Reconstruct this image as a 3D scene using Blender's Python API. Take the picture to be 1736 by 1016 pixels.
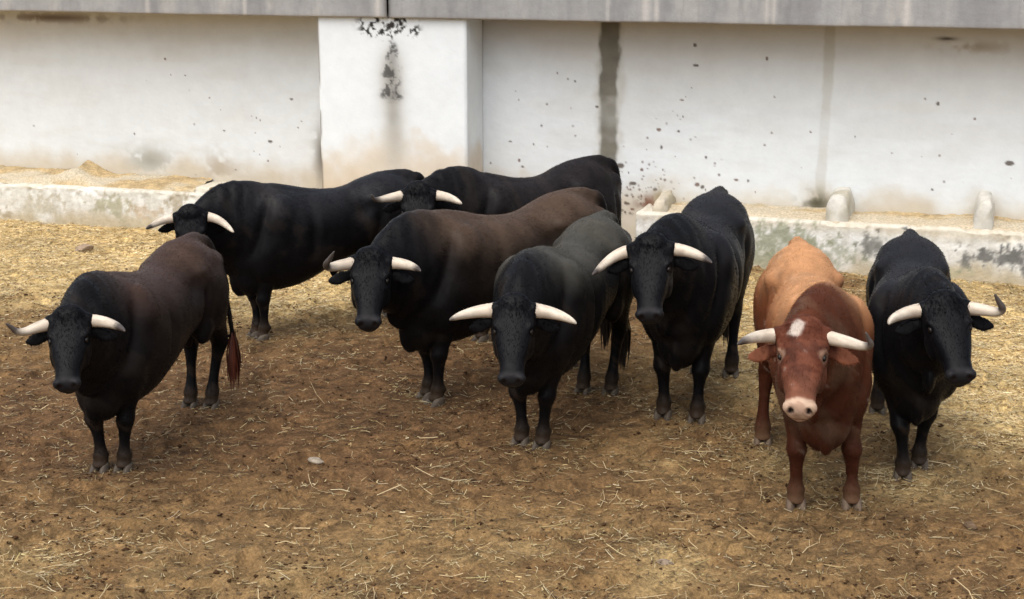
import bpy, math, random
import numpy as np
from mathutils import Vector, Matrix
R = math.radians
rng = np.random.default_rng(7)
random.seed(7)
scene = bpy.context.scene
for o in list(bpy.data.objects):
    bpy.data.objects.remove(o, do_unlink=True)

# ------------------------------------------------------------------ camera
CAM_H, CAM_PITCH, FPX, IW, IH = 3.5, R(13.8), 2550.0, 1736.0, 1016.0
cam = bpy.data.cameras.new('camera')
cam.sensor_width = 36.0
cam.lens = 36.0 * FPX / IW
cam.clip_start, cam.clip_end = 0.1, 2000.0
cam_ob = bpy.data.objects.new('camera', cam)
scene.collection.objects.link(cam_ob)
cam_ob.location = (0, 0, CAM_H)
cam_ob.rotation_euler = (R(90) - CAM_PITCH, 0, 0)
scene.camera = cam_ob
scene.render.resolution_x, scene.render.resolution_y = 1024, 599

# ------------------------------------------------------------------ sky and sun (overcast, high soft sun from the left behind the camera)
SUN_EL, SUN_AZ = R(62), R(208)          # azimuth clockwise from +Y
world = bpy.data.worlds.new('World')
scene.world = world
world.use_nodes = True
wn, wl = world.node_tree.nodes, world.node_tree.links
wn.clear()
sky = wn.new('ShaderNodeTexSky')
sky.sky_type = 'NISHITA'
sky.sun_disc = False
sky.sun_elevation = SUN_EL
sky.sun_rotation = SUN_AZ
sky.air_density, sky.dust_density, sky.ozone_density = 1.0, 4.0, 1.0
hsv = wn.new('ShaderNodeHueSaturation')       # a clouded sky: the same brightness with little of its blue
hsv.inputs['Saturation'].default_value = 0.5
bg = wn.new('ShaderNodeBackground')
bg.inputs['Strength'].default_value = 0.12
wo = wn.new('ShaderNodeOutputWorld')
wl.new(sky.outputs[0], hsv.inputs['Color'])
wl.new(hsv.outputs[0], bg.inputs['Color'])
wl.new(bg.outputs[0], wo.inputs['Surface'])
sun = bpy.data.lights.new('sun', 'SUN')
sun.energy = 1.0
sun.angle = R(80)
sun.color = (1.0, 0.985, 0.96)
sun_ob = bpy.data.objects.new('sun', sun)
scene.collection.objects.link(sun_ob)
sd = Vector((math.sin(SUN_AZ) * math.cos(SUN_EL), math.cos(SUN_AZ) * math.cos(SUN_EL), math.sin(SUN_EL)))
sun_ob.rotation_euler = (-sd).to_track_quat('-Z', 'Y').to_euler()
scene.view_settings.view_transform = 'Standard'
scene.view_settings.look = 'None'
scene.view_settings.gamma = 1.0
scene.view_settings.use_curve_mapping = False
scene.view_settings.exposure = 0.92

# ------------------------------------------------------------------ helpers
FW = np.array([0, math.cos(CAM_PITCH), -math.sin(CAM_PITCH)])
UPV = np.array([0, math.sin(CAM_PITCH), math.cos(CAM_PITCH)])
EYE = np.array([0, 0, CAM_H])


def ray(x, y):
    d = FW * FPX + np.array([1.0, 0, 0]) * (x - IW / 2) - UPV * (y - IH / 2)
    return d / np.linalg.norm(d)


def gnd(x, y, z=0.0):
    d = ray(x, y)
    return EYE + d * ((z - CAM_H) / d[2])


def smooth(a, b, x):
    t = np.clip((x - a) / (b - a), 0, 1)
    return t * t * (3 - 2 * t)


_tabs = {}


def vnoise(x, y, seed=0):
    if seed not in _tabs:
        _tabs[seed] = np.random.default_rng(seed + 100).random((256, 256))
    t = _tabs[seed]
    xi, yi = np.floor(x).astype(int), np.floor(y).astype(int)
    fx, fy = x - xi, y - yi
    fx, fy = fx * fx * (3 - 2 * fx), fy * fy * (3 - 2 * fy)
    g = lambda i, j: t[(xi + i) & 255, (yi + j) & 255]
    return (g(0, 0) * (1 - fx) + g(1, 0) * fx) * (1 - fy) + (g(0, 1) * (1 - fx) + g(1, 1) * fx) * fy


def fbm(x, y, octv=4, seed=0, gain=0.5):
    a, s, n = 1.0, 0.0, 0.0
    for i in range(octv):
        s = s + a * vnoise(x * 2 ** i + 17.3 * i, y * 2 ** i + 9.1 * i, seed + i)
        n += a
        a *= gain
    return s / n


def link(o, parent=None):
    scene.collection.objects.link(o)
    if parent:
        o.parent = parent
    return o


def mesh_np(name, V, faces, mat=None, parent=None, smooth_sh=True, col=None):
    """one mesh object from arrays; faces is an array (n,3)/(n,4) or a list of such arrays"""
    if not isinstance(faces, list):
        faces = [faces]
    V = np.asarray(V, dtype=np.float32)
    me = bpy.data.meshes.new(name)
    me.vertices.add(len(V))
    me.vertices.foreach_set('co', V.ravel())
    nl = sum(f.size for f in faces)
    npol = sum(len(f) for f in faces)
    me.loops.add(nl)
    me.polygons.add(npol)
    me.loops.foreach_set('vertex_index', np.concatenate([np.asarray(f, np.int32).ravel() for f in faces]))
    tot = np.concatenate([np.full(len(f), f.shape[1], np.int32) for f in faces])
    st = np.concatenate([[0], np.cumsum(tot)[:-1]]).astype(np.int32)
    me.polygons.foreach_set('loop_start', st)
    me.polygons.foreach_set('loop_total', tot)
    me.polygons.foreach_set('use_smooth', np.full(npol, smooth_sh, bool))
    me.update(calc_edges=True)
    if col is not None:
        put_col(me, col)
    if mat:
        me.materials.append(mat)
    return link(bpy.data.objects.new(name, me), parent)


def put_col(me, col):
    a = me.color_attributes.new('tone', 'FLOAT_COLOR', 'POINT')
    c = np.ones((len(col), 4), np.float32)
    c[:, :3] = col
    a.data.foreach_set('color', c.ravel())


def tag(o, label=None, cat=None, group=None, kind=None):
    if label: o['label'] = label
    if cat: o['category'] = cat
    if group: o['group'] = group
    if kind: o['kind'] = kind
    return o


def empty(name, loc=(0, 0, 0), rz=0.0):
    o = bpy.data.objects.new(name, None)
    o.empty_display_size = 0.2
    o.location = loc
    o.rotation_euler = (0, 0, rz)
    return link(o)


def grid_faces(nu, nv):
    i = np.arange(nu - 1)[:, None] * nv + np.arange(nv - 1)[None, :]
    i = i.ravel()
    return np.stack([i, i + nv, i + nv + 1, i + 1], 1)


def bsdf_mat(name, rough=0.85, spec=0.3):
    m = bpy.data.materials.new(name)
    m.use_nodes = True
    n, l = m.node_tree.nodes, m.node_tree.links
    b = n['Principled BSDF']
    b.inputs['Roughness'].default_value = rough
    b.inputs['Specular IOR Level'].default_value = spec
    return m, n, l, b


def tone_mat(name, rough=0.85, spec=0.3, nscale=30, namp=0.25, bump=0.3, bscale=60, bdist=0.01, stretch=None, sheen=0.0, tint=(1, 1, 1)):
    """colour from the mesh's own 'tone' attribute, broken up by noise, with fine relief"""
    m, n, l, b = bsdf_mat(name, rough, spec)
    at = n.new('ShaderNodeAttribute')
    at.attribute_name = 'tone'
    tc = n.new('ShaderNodeTexCoord')
    mp = n.new('ShaderNodeMapping')
    if stretch:
        mp.inputs['Scale'].default_value = stretch
    l.new(tc.outputs['Object'], mp.inputs['Vector'])
    no = n.new('ShaderNodeTexNoise')
    no.inputs['Scale'].default_value = nscale
    no.inputs['Detail'].default_value = 6
    no.inputs['Roughness'].default_value = 0.65
    l.new(mp.outputs[0], no.inputs['Vector'])
    mr = n.new('ShaderNodeMapRange')
    mr.inputs['From Min'].default_value, mr.inputs['From Max'].default_value = 0.25, 0.75
    mr.inputs['To Min'].default_value, mr.inputs['To Max'].default_value = 1 - namp, 1 + namp
    l.new(no.outputs['Fac'], mr.inputs['Value'])
    mx = n.new('ShaderNodeMix')
    mx.data_type = 'RGBA'
    mx.blend_type = 'MULTIPLY'
    mx.inputs['Factor'].default_value = 1
    l.new(at.outputs['Color'], mx.inputs['A'])
    l.new(mr.outputs[0], mx.inputs['B'])
    l.new(mx.outputs['Result'], b.inputs['Base Color'])
    nb = n.new('ShaderNodeTexNoise')
    nb.inputs['Scale'].default_value = bscale
    nb.inputs['Detail'].default_value = 7
    nb.inputs['Roughness'].default_value = 0.6
    l.new(mp.outputs[0], nb.inputs['Vector'])
    bp = n.new('ShaderNodeBump')
    bp.inputs['Strength'].default_value = bump
    bp.inputs['Distance'].default_value = bdist
    l.new(nb.outputs['Fac'], bp.inputs['Height'])
    l.new(bp.outputs[0], b.inputs['Normal'])
    if sheen:
        b.inputs['Sheen Weight'].default_value = sheen
        b.inputs['Sheen Roughness'].default_value = 0.45
    return m


# ------------------------------------------------------------------ where each bull stands, its build, pose and coat (lengths in its own frame)
BLACK = dict(base=[0.0052, 0.0050, 0.0056], back=[0.0175, 0.0175, 0.0200], back_amt=.75)  # back: sky sheen on the upper side, painted as a lighter coat
BULLS = [
    dict(root=(-2.52, 10.032), yaw=-104, s=0.95, poll=(1.236, 0.12, 1.247), hyaw=24.3, hp=41.8, hr=1.2, hs=0.97,
         feet=[(0.62, -0.08), (0.58, 0.08), (-0.886, -0.12), (-0.899, 0.057)],
         tips=[(0.16, -0.383, 0.048), (0.3, 0.374, -0.006)], mids=[(0.12, -0.303, -0.037), None],
         seed=1, tail=(.17, .02), tuft=(0.10, 0.025, 0.012), dark=((.66, .80), (.60, .74)),
         coat=dict(base=[0.0052, 0.0048, 0.0052], flank=[0.022, 0.014, 0.011], flank_amt=.7, back=[0.052, 0.030, 0.022], back_amt=.8),
         label='leftmost bull, black with dark brown back and reddish tail end'),
    dict(root=(-1.689, 13.134), yaw=-151, s=0.98, poll=(1.254, 0.155, 1.191), hyaw=67.5, hp=63.9, hr=3.0, hs=1.0,
         feet=[(0.628, -0.062), (0.614, 0.084), (-0.74, -0.17), (-0.74, 0.17)],
         tips=[(0.2, -0.358, -0.058), (0.22, 0.37, -0.1)], mids=[None, None],
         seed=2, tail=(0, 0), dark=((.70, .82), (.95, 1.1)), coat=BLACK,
         label='black bull in side view, standing behind the leftmost bull'),
    dict(root=(0.129, 13.261), yaw=-141, s=1.04, poll=(1.212, 0.106, 1.303), hyaw=51.0, hp=54.2, hr=0.8, hs=1.0,
         feet=[(0.6, -0.16), (0.6, 0.16), (-0.74, -0.17), (-0.74, 0.17)],
         tips=[(0.2, -0.359, 0.039), (0.25, 0.357, -0.028)], mids=[(0.16, -0.332, -0.015), None],
         seed=3, tail=(.05, 0), dark=((.66, .80), (.93, 1.1)),
         coat=dict(base=[0.0052, 0.0048, 0.0052], flank=[0.012, 0.010, 0.010], flank_amt=.6, back=[0.018, 0.014, 0.014], back_amt=.5),
         label='rearmost black bull against the wall, mostly hidden behind the brown-backed bull'),
    dict(root=(-0.111, 11.391), yaw=-141, s=1.05, poll=(1.233, 0.175, 1.148), hyaw=52.5, hp=41.5, hr=0.1, hs=1.0,
         feet=[(0.573, -0.088), (0.615, 0.078), (-0.74, -0.17), (-0.761, -0.036)],
         tips=[(0.26, -0.219, 0.137), (0.25, 0.344, -0.003)], mids=[(0.2, -0.298, 0.009), None],
         seed=4, tail=(.05, 0), dark=((.56, .68), (.62, .85)),
         coat=dict(base=[0.0052, 0.0048, 0.0052], flank=[0.026, 0.017, 0.011], flank_amt=.6, back=[0.070, 0.044, 0.029], back_amt=.85),
         label='black-headed bull with brown back and flank, near the middle'),
    dict(root=(0.379, 10.529), yaw=-113, s=1.0, poll=(1.247, 0.133, 1.139), hyaw=20.2, hp=48.0, hr=0.7, hs=1.0,
         feet=[(0.595, -0.083), (0.605, 0.082), (-0.723, -0.108), (-0.779, 0.101)],
         tips=[(0.2, -0.398, -0.02), (0.2, 0.399, -0.033)], mids=[None, None],
         seed=5, tail=(.10, 0), blunt=4, thick=.0505, dark=((.82, 1.0), (.90, 1.1)),
         coat=dict(base=[0.0052, 0.0048, 0.0052], flank=[0.014, 0.013, 0.012], flank_amt=.6, back=[0.058, 0.054, 0.043], back_amt=.8),  # the grey back is sheen painted into the coat colour
         label='foremost middle bull, black with grey sheen painted on its back and wide pale horns'),
    dict(root=(1.424, 11.167), yaw=-107, s=1.05, poll=(1.204, -0.109, 1.327), hyaw=11.4, hp=44.2, hr=6.0, hs=1.02,
         feet=[(0.595, -0.119), (0.617, 0.124), (-0.592, -0.079), (-0.57, 0.177)],
         tips=[(0.2, -0.363, -0.125), (0.27, 0.374, -0.018)], mids=[None, None],
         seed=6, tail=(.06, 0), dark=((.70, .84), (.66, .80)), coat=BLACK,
         label='tall all-black bull with head held high, between the grey-backed and red-brown bulls'),
    dict(root=(1.945, 9.442), yaw=-93, s=1.0, poll=(1.206, -0.228, 1.26), hyaw=-8.2, hp=35.7, hr=1.9, hs=1.06,
         feet=[(0.617, -0.142), (0.599, 0.205), (-0.586, -0.217), (-0.74, 0.17)],
         tips=[(0.33, -0.334, 0.025), (0.2, 0.316, 0.092)], mids=[None, (0.18, 0.355, -0.001)],
         seed=7, wide=.91, tail=(0, 0), thick=.042, dark=((.60, .85), (.64, .82)), hoof=(0.13, 0.09, 0.06), tuft=(0.14, 0.05, 0.025),
         coat=dict(red=True, base=[0.125, 0.038, 0.017], flank=[0.19, 0.066, 0.026], flank_amt=.7, back=[0.44, 0.225, 0.105], back_amt=.9),
         label='red-brown bull with white forehead patch, pale muzzle and tan back'),
    dict(root=(2.754, 9.994), yaw=-101, s=0.97, poll=(1.212, 0.087, 1.316), hyaw=12.2, hp=38.8, hr=5.1, hs=1.05,
         feet=[(0.716, -0.061), (0.457, 0.064), (-0.74, -0.17), (-0.74, 0.17)],
         tips=[(0.27, -0.398, -0.024), (0.15, 0.243, 0.126)], mids=[None, (0.14, 0.315, 0.006)],
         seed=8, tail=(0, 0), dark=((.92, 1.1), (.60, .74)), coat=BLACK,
         label='rightmost bull, all black, looking off to the side past the red-brown bull'),
]
FEET = []
for b in BULLS:
    ca_, sa_ = math.cos(R(b['yaw'])), math.sin(R(b['yaw']))
    for fx, fy in b['feet']:
        FEET.append((b['root'][0] + b['s'] * (ca_ * fx - sa_ * fy), b['root'][1] + b['s'] * (sa_ * fx + ca_ * fy)))


def near_feet(X, Y, r):
    k = np.zeros(np.shape(X))
    for fx, fy in FEET:
        k = np.maximum(k, np.exp(-((X - fx) ** 2 + (Y - fy) ** 2) / r ** 2))
    return k


# ------------------------------------------------------------------ ground
def blob(X, Y, px, py, rx, ry):
    """soft patch on the ground round the place that pixel looks at; rx, ry in metres"""
    g = gnd(px, py)
    return np.exp(-(((X - g[0]) / rx) ** 2 + ((Y - g[1]) / ry) ** 2))


def straw_cover(X, Y):
    s = (0.95 * blob(X, Y, 90, 430, 2.4, 2.0) + 0.75 * blob(X, Y, 470, 470, 1.5, 1.3) + 1.15 * blob(X, Y, 1710, 560, 0.85, 2.2)
         + 0.95 * blob(X, Y, 1690, 690, 0.60, 0.9) + 0.8 * blob(X, Y, 1290, 530, 0.5, 2.0) + 0.25 * blob(X, Y, 1220, 650, 0.7, 0.8)
         + 0.22 * blob(X, Y, 1250, 770, 0.7, 0.5) + 0.25 * blob(X, Y, 560, 500, 0.9, 0.9) + 0.35 * blob(X, Y, 1530, 820, 0.5, 0.35)
         + 0.09 * blob(X, Y, 460, 990, 2.2, 1.0) + 0.10 * blob(X, Y, 1060, 950, 1.4, 0.7) + 0.22 * blob(X, Y, 40, 960, 0.5, 0.3)
         + 0.5 * smooth(-1.3, -0.2, (X * -0.296 + Y * 0.955) - 16.6))
    return s


def wet_dirt(X, Y):
    return np.clip(0.9 * blob(X, Y, 250, 680, 2.2, 1.3) + 0.9 * blob(X, Y, 640, 640, 1.3, 1.5) + 0.7 * blob(X, Y, 120, 760, 1.5, 0.6)
                   + 0.5 * blob(X, Y, 980, 690, 1.0, 0.7) + 0.45 * blob(X, Y, 700, 800, 1.3, 0.5) + 0.3 * blob(X, Y, 1330, 790, 0.9, 0.5), 0, 1)


def ground_z(X, Y):
    z = 0.05 * (fbm(X * 0.9, Y * 0.9, 3, 3) - 0.5) + 0.050 * (fbm(X * 4.5, Y * 4.5, 3, 5) - 0.5)
    lump = fbm(X * 13, Y * 13, 3, 9)
    z = z + 0.030 * (lump - 0.5)
    z = z - 0.038 * smooth(0.60, 0.74, fbm(X * 6, Y * 6, 2, 14)) + 0.020 * smooth(0.52, 0.60, fbm(X * 6, Y * 6, 2, 14)) * smooth(0.64, 0.58, fbm(X * 6, Y * 6, 2, 14))      # hoof prints
    return z * (1 - near_feet(X, Y, 0.22)) + 0.008 * near_feet(X, Y, 0.22)


gx = np.concatenate([[-600, -120, -40, -16, -10], np.arange(-7.4, 6.6, 0.026), [9, 14, 40, 120, 600]])
gy = np.concatenate([[-600, -100, -20, 0, 4, 6.0], np.arange(7.0, 18.8, 0.03), [21, 30, 60, 150, 600]])
GX, GY = np.meshgrid(gx, gy, indexing='ij')
inside = smooth(-9, -7.2, GX) * smooth(8.5, 6.4, GX) * smooth(5.0, 6.4, GY) * smooth(20, 18.6, GY)
GZ = ground_z(GX, GY) * inside
cov = np.clip(straw_cover(GX, GY), 0, 1)
wet = wet_dirt(GX, GY)
n1, n2, n3 = fbm(GX * 2.2, GY * 2.2, 4, 21), fbm(GX * 9, GY * 13, 4, 27, 0.65), fbm(GX * 19, GY * 34, 2, 33)
dry = np.array([0.182, 0.106, 0.044])
damp = np.array([0.132, 0.073, 0.033])
dark = np.array([0.056, 0.030, 0.0145])
strw = np.array([0.62, 0.45, 0.20])
w_ = np.clip(wet * 1.05 + (n1 - 0.5) * 1.0 + 0.12, 0, 1)[..., None]
C = dry * (1 - w_) + damp * w_
k_ = (smooth(0.48, 0.64, n2) * (0.55 + 0.12 * wet))[..., None]
C = C * (1 - k_) + dark * k_
s_ = (np.clip(cov * 1.25 + (n1 - 0.5) * 0.9 * (cov > 0.1) + (n2 - 0.5) * 1.8 * smooth(0.05, 0.5, cov), 0, 1) * 0.88)[..., None]
C = C * (1 - s_) + strw * s_
C = C * (0.50 + 1.00 * n3)[..., None]
# far beyond the yard: plain dry earth
MAT_GROUND = tone_mat('trampled_earth', rough=0.95, spec=0.15, nscale=48, namp=0.55, bump=0.9, bscale=42, bdist=0.02)
ground = mesh_np('ground', np.stack([GX.ravel(), GY.ravel(), GZ.ravel()], 1), grid_faces(len(gx), len(gy)), MAT_GROUND, col=C.reshape(-1, 3))
tag(ground, kind='structure')

# ------------------------------------------------------------------ straw litter (nobody could count it)
def straw_mesh(name, X, Y, Z, length, width, col, mat, lift=0.012, tilt=0.12):
    n = len(X)
    a = rng.uniform(0, 2 * np.pi, n)
    d = np.stack([np.cos(a), np.sin(a), rng.normal(0, tilt, n)], 1)
    side = np.stack([-np.sin(a), np.cos(a), rng.normal(0, 0.5, n)], 1)
    side /= np.linalg.norm(side, axis=1)[:, None]
    bend = rng.normal(0, 0.10, n)[:, None] * np.stack([-np.sin(a), np.cos(a), np.abs(rng.normal(0, 0.6, n))], 1)
    c = np.stack([X, Y, Z + lift], 1)
    L, Wd = length[:, None], width[:, None]
    p0, p1, p2 = c - d * L / 2, c + bend * L, c + d * L / 2
    V = np.stack([p0 - side * Wd / 2, p0 + side * Wd / 2, p1 - side * Wd / 2, p1 + side * Wd / 2, p2 - side * Wd / 2, p2 + side * Wd / 2], 1).reshape(-1, 3)
    b = np.arange(n)[:, None] * 6
    F = np.concatenate([b + [0, 1, 3, 2], b + [2, 3, 5, 4]], 0)
    return mesh_np(name, V, F, mat, smooth_sh=False, col=np.repeat(col, 6, axis=0))


MAT_STRAW = tone_mat('straw', rough=0.6, spec=0.3, nscale=40, namp=0.15, bump=0.1)
NS = 900000
cx = rng.uniform(-7.3, 6.4, NS)
cy = 7.1 + (18.4 - 7.1) * rng.random(NS)
cc = np.clip(straw_cover(cx, cy), 0, 1.2)
nn = fbm(cx * 3.2, cy * 3.2, 4, 51)
nn2 = fbm(cx * 11, cy * 11, 3, 57)
dens = 0.030 + 0.11 * smooth(0.5, 0.7, nn2) + 0.60 * np.clip(cc * 1.1 + (nn - 0.5) * 1.3 * smooth(0.03, 0.4, cc) + (nn2 - 0.5) * 1.2 * smooth(0.03, 0.4, cc), 0, 1) ** 1.3 + 0.25 * near_feet(cx, cy, 0.13) + 0.06 * smooth(0.55, 0.75, nn)
front_of_wall = (cx * -0.296 + cy * 0.955) < 19.4 - 0.05
keep = (rng.random(NS) < dens) & front_of_wall
X, Y = cx[keep], cy[keep]
cck = cc[keep]
n = len(X)
ln = np.exp(rng.normal(np.log(0.048), 0.55, n)).clip(0.015, 0.25)
wd = rng.uniform(0.002, 0.005, n)
chf = rng.random(n) < np.where(cck > 0.3, 0.18, 0.45)                            # broken flat bits among the stalks
ln = np.where(chf, rng.uniform(0.012, 0.040, n), ln)
wd = np.where(chf, rng.uniform(0.004, 0.010, n), wd)
base = np.array([[0.64, 0.50, 0.26], [0.54, 0.39, 0.18], [0.74, 0.62, 0.38], [0.18, 0.11, 0.05], [0.48, 0.40, 0.17]])
sel = rng.choice(5, n, p=[0.30, 0.30, 0.16, 0.19, 0.05])
sel = np.where(chf & (cck < 0.25) & (rng.random(n) < 0.72), 3, sel)      # trodden-in bits are earth brown
colr = base[sel] * rng.uniform(0.7, 1.15, n)[:, None] * (0.62 + 0.76 * fbm(X * 2.6, Y * 4.2, 3, 58))[:, None] * (0.60 + 0.50 * np.clip(cck, 0, 1))[:, None]
straw = straw_mesh('straw_litter', X, Y, ground_z(X, Y), ln, wd, colr, MAT_STRAW)
tag(straw, 'loose yellow straw strewn over the trampled brown earth', 'straw', kind='stuff')

# a few long pale stalks lying on top
m = 420
X, Y = rng.uniform(-4.5, 4.2, m), 7.3 + 6.0 * rng.random(m) ** 1.3
ln = np.exp(rng.normal(np.log(0.15), 0.4, m)).clip(0.06, 0.36)
stalk = straw_mesh('straw_stalks', X, Y, ground_z(X, Y), ln, rng.uniform(0.003, 0.006, m), np.array([[0.50, 0.38, 0.21]]) * rng.uniform(0.65, 1.1, m)[:, None], MAT_STRAW, lift=0.02, tilt=0.15)
tag(stalk, 'long pale straw stalks scattered over the yard floor', 'straw', kind='stuff')

# crumbs and clods of earth
def clod_mesh(name, X, Y, Z, r, col, mat):
    n = len(X)
    base = np.array([[1, 0, 0], [-1, 0, 0], [0, 1, 0], [0, -1, 0], [0, 0, 1], [0, 0, -1]], float)
    tri = np.array([[0, 2, 4], [2, 1, 4], [1, 3, 4], [3, 0, 4], [2, 0, 5], [1, 2, 5], [3, 1, 5], [0, 3, 5]])
    V = base[None] * r[:, None, None] * rng.uniform(0.55, 1.3, (n, 6, 1)) * np.array([1, 1, 0.6])
    a = rng.uniform(0, 6.3, n)
    ca, sa = np.cos(a)[:, None], np.sin(a)[:, None]
    V = np.stack([V[..., 0] * ca - V[..., 1] * sa, V[..., 0] * sa + V[..., 1] * ca, V[..., 2]], -1)
    V += np.stack([X, Y, Z + r * 0.15], 1)[:, None]
    F = (np.arange(n)[:, None, None] * 6 + tri[None]).reshape(-1, 3)
    return mesh_np(name, V.reshape(-1, 3), F, mat, smooth_sh=True, col=np.repeat(col, 6, axis=0))


q = 55000
X, Y = rng.uniform(-7, 6.2, q), 7.1 + 9.9 * rng.random(q) ** 1.15
kp = rng.random(q) < 0.15 + 0.9 * smooth(0.48, 0.68, fbm(X * 2.5, Y * 2.5, 3, 61))
X, Y = X[kp], Y[kp]
q = len(X)
r_ = np.exp(rng.normal(np.log(0.008), 0.45, q)).clip(0.003, 0.026)
cl = np.array([[0.055, 0.028, 0.013], [0.10, 0.054, 0.025], [0.19, 0.115, 0.055]])[rng.choice(3, q, p=[0.5, 0.32, 0.18])] * rng.uniform(0.7, 1.2, q)[:, None]
MAT_CLOD = tone_mat('earth_clods', rough=0.95, spec=0.1, nscale=60, namp=0.3, bump=0.6, bscale=80)
tag(clod_mesh('earth_clods', X, Y, ground_z(X, Y), r_, cl, MAT_CLOD), 'small dark crumbs and clods of trampled earth', 'earth', kind='stuff')


# ------------------------------------------------------------------ wall frame: u along the wall, d out from it towards the yard, z up
A0, B0 = gnd(0, 372), gnd(1736, 484)                   # foot of the troughs' front faces
EU = (B0 - A0) / np.linalg.norm(B0 - A0)
ND = np.array([EU[1], -EU[0], 0.0])                    # towards the yard
TROUGH_D, PIL_D, COP_D = 0.64, 0.57, 0.63
W0 = A0 - ND * TROUGH_D
WALL_RZ = math.atan2(EU[1], EU[0])


def on_wall(x, y, d=0.0):
    """u, z of the spot a pixel shows on the plane d metres in front of the wall"""
    r = ray(x, y)
    t = ((W0 + ND * d - EYE) @ ND) / (r @ ND)
    p = EYE + r * t
    return float((p - W0) @ EU), float(p[2])


def Lw(u, d, z):                                        # wall frame -> local of an Empty at W0 turned by WALL_RZ
    return np.stack(np.broadcast_arrays(u, -np.asarray(d, float), z), -1)


Z_SOFFIT = 0.5 * (on_wall(200, 25, COP_D)[1] + on_wall(1600, 46, COP_D)[1])
U_L, U_R = -6.0, 19.0
WHITE = np.array([0.705, 0.735, 0.74])
MAT_WALL = tone_mat('whitewash', rough=0.9, spec=0.2, nscale=5, namp=0.05, bump=0.22, bscale=22, bdist=0.012)
MAT_CONC = tone_mat('bare_concrete', rough=0.9, spec=0.2, nscale=12, namp=0.10, bump=0.35, bscale=45, bdist=0.008)

wall_root = empty('corral_wall', W0.tolist(), WALL_RZ)
tag(wall_root, 'long whitewashed corral wall with grey concrete coping and black mould streaks', 'wall')


def lay(C, mask, col):
    mask = np.clip(mask, 0, 1)[..., None]
    return C * (1 - mask) + np.asarray(col) * mask


# --- main wall face
uu = np.concatenate([np.arange(U_L, -0.5, 0.25), np.arange(-0.5, 12.8, 0.0125), np.arange(12.9, U_R + 0.1, 0.25)])
vv = np.arange(-0.1, Z_SOFFIT + 0.012, 0.0125)
U, V = np.meshgrid(uu, vv, indexing='ij')
depth = 0.010 * (fbm(U * 1.6, V * 1.6, 3, 71) - 0.5) + 0.004 * (fbm(U * 7, V * 14, 3, 75) - 0.5)
CW = np.broadcast_to(WHITE, U.shape + (3,)).copy()
big, mid, fine = fbm(U * 0.7, V * 1.1, 4, 81), fbm(U * 3, V * 3, 4, 85), fbm(U * 14, V * 14, 3, 89)
CW *= (0.94 + 0.10 * big)[..., None]
CW = lay(CW, 0.20 * smooth(0.5, 0.75, fbm(U * 1.4, V * 5, 4, 93)), [0.58, 0.55, 0.49])
# brownish wash run down from the coping
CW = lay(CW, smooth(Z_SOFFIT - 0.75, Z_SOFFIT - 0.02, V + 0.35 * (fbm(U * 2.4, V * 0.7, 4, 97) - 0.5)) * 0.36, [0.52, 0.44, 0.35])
# cleaner repainted band, with a soft horizontal edge
CW = lay(CW, 0.20 * smooth(1.62, 1.66, V) * smooth(6.9, 7.3, U), [0.68, 0.66, 0.58])
# cool patches low down
CW = lay(CW, 0.25 * smooth(0.46, 0.64, mid) * smooth(1.5, 0.6, V), [0.70, 0.74, 0.74])
# earth splashed on the bottom
CW = lay(CW, smooth(0.88, 0.50, V + 0.45 * (mid - 0.5)) * 0.70, [0.50, 0.41, 0.27])


def strip(C, pts, half, col, amt, seed):
    """a run of mould down the wall; pts = (x, y, strength) pixels from top to bottom"""
    q = np.array([on_wall(x, y) for x, y, _ in pts])
    st = np.array([p[2] for p in pts])
    o = np.argsort(q[:, 1])
    uc, s = np.interp(V, q[o, 1], q[o, 0]), np.interp(V, q[o, 1], st[o], left=0, right=st[o][-1])
    w = half * (0.72 + 0.65 * fbm(U * 1.0, V * 4, 3, seed))
    e = smooth(1.15, 0.62, np.abs(U - uc) / w + 0.5 * (fbm(U * 12, V * 7, 3, seed + 4) - 0.5))
    return lay(C, e * s * amt * (0.75 + 0.5 * fbm(U * 6, V * 9, 3, seed + 8)), col)


CW = strip(CW, [(1034, 30, 1.0), (1034, 90, 1.0), (1031, 148, 0.95), (1031, 165, 0.62), (1031, 200, 0.55), (1031, 250, 0.8), (1030, 275, 0.7), (1030, 310, 0.25)], 0.098, [0.034, 0.033, 0.029], 1.35, 101)
CW = strip(CW, [(1034, 30, .5), (1031, 260, .5), (1030, 300, .2)], 0.17, [0.42, 0.39, 0.31], 0.8, 105)
CW = strip(CW, [(1407, 45, 0.9), (1406, 100, 0.8), (1402, 160, 0.55), (1397, 230, 0.35), (1392, 300, 0.6), (1390, 355, 0.9)], 0.055, [0.42, 0.39, 0.30], 0.55, 111)
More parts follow.
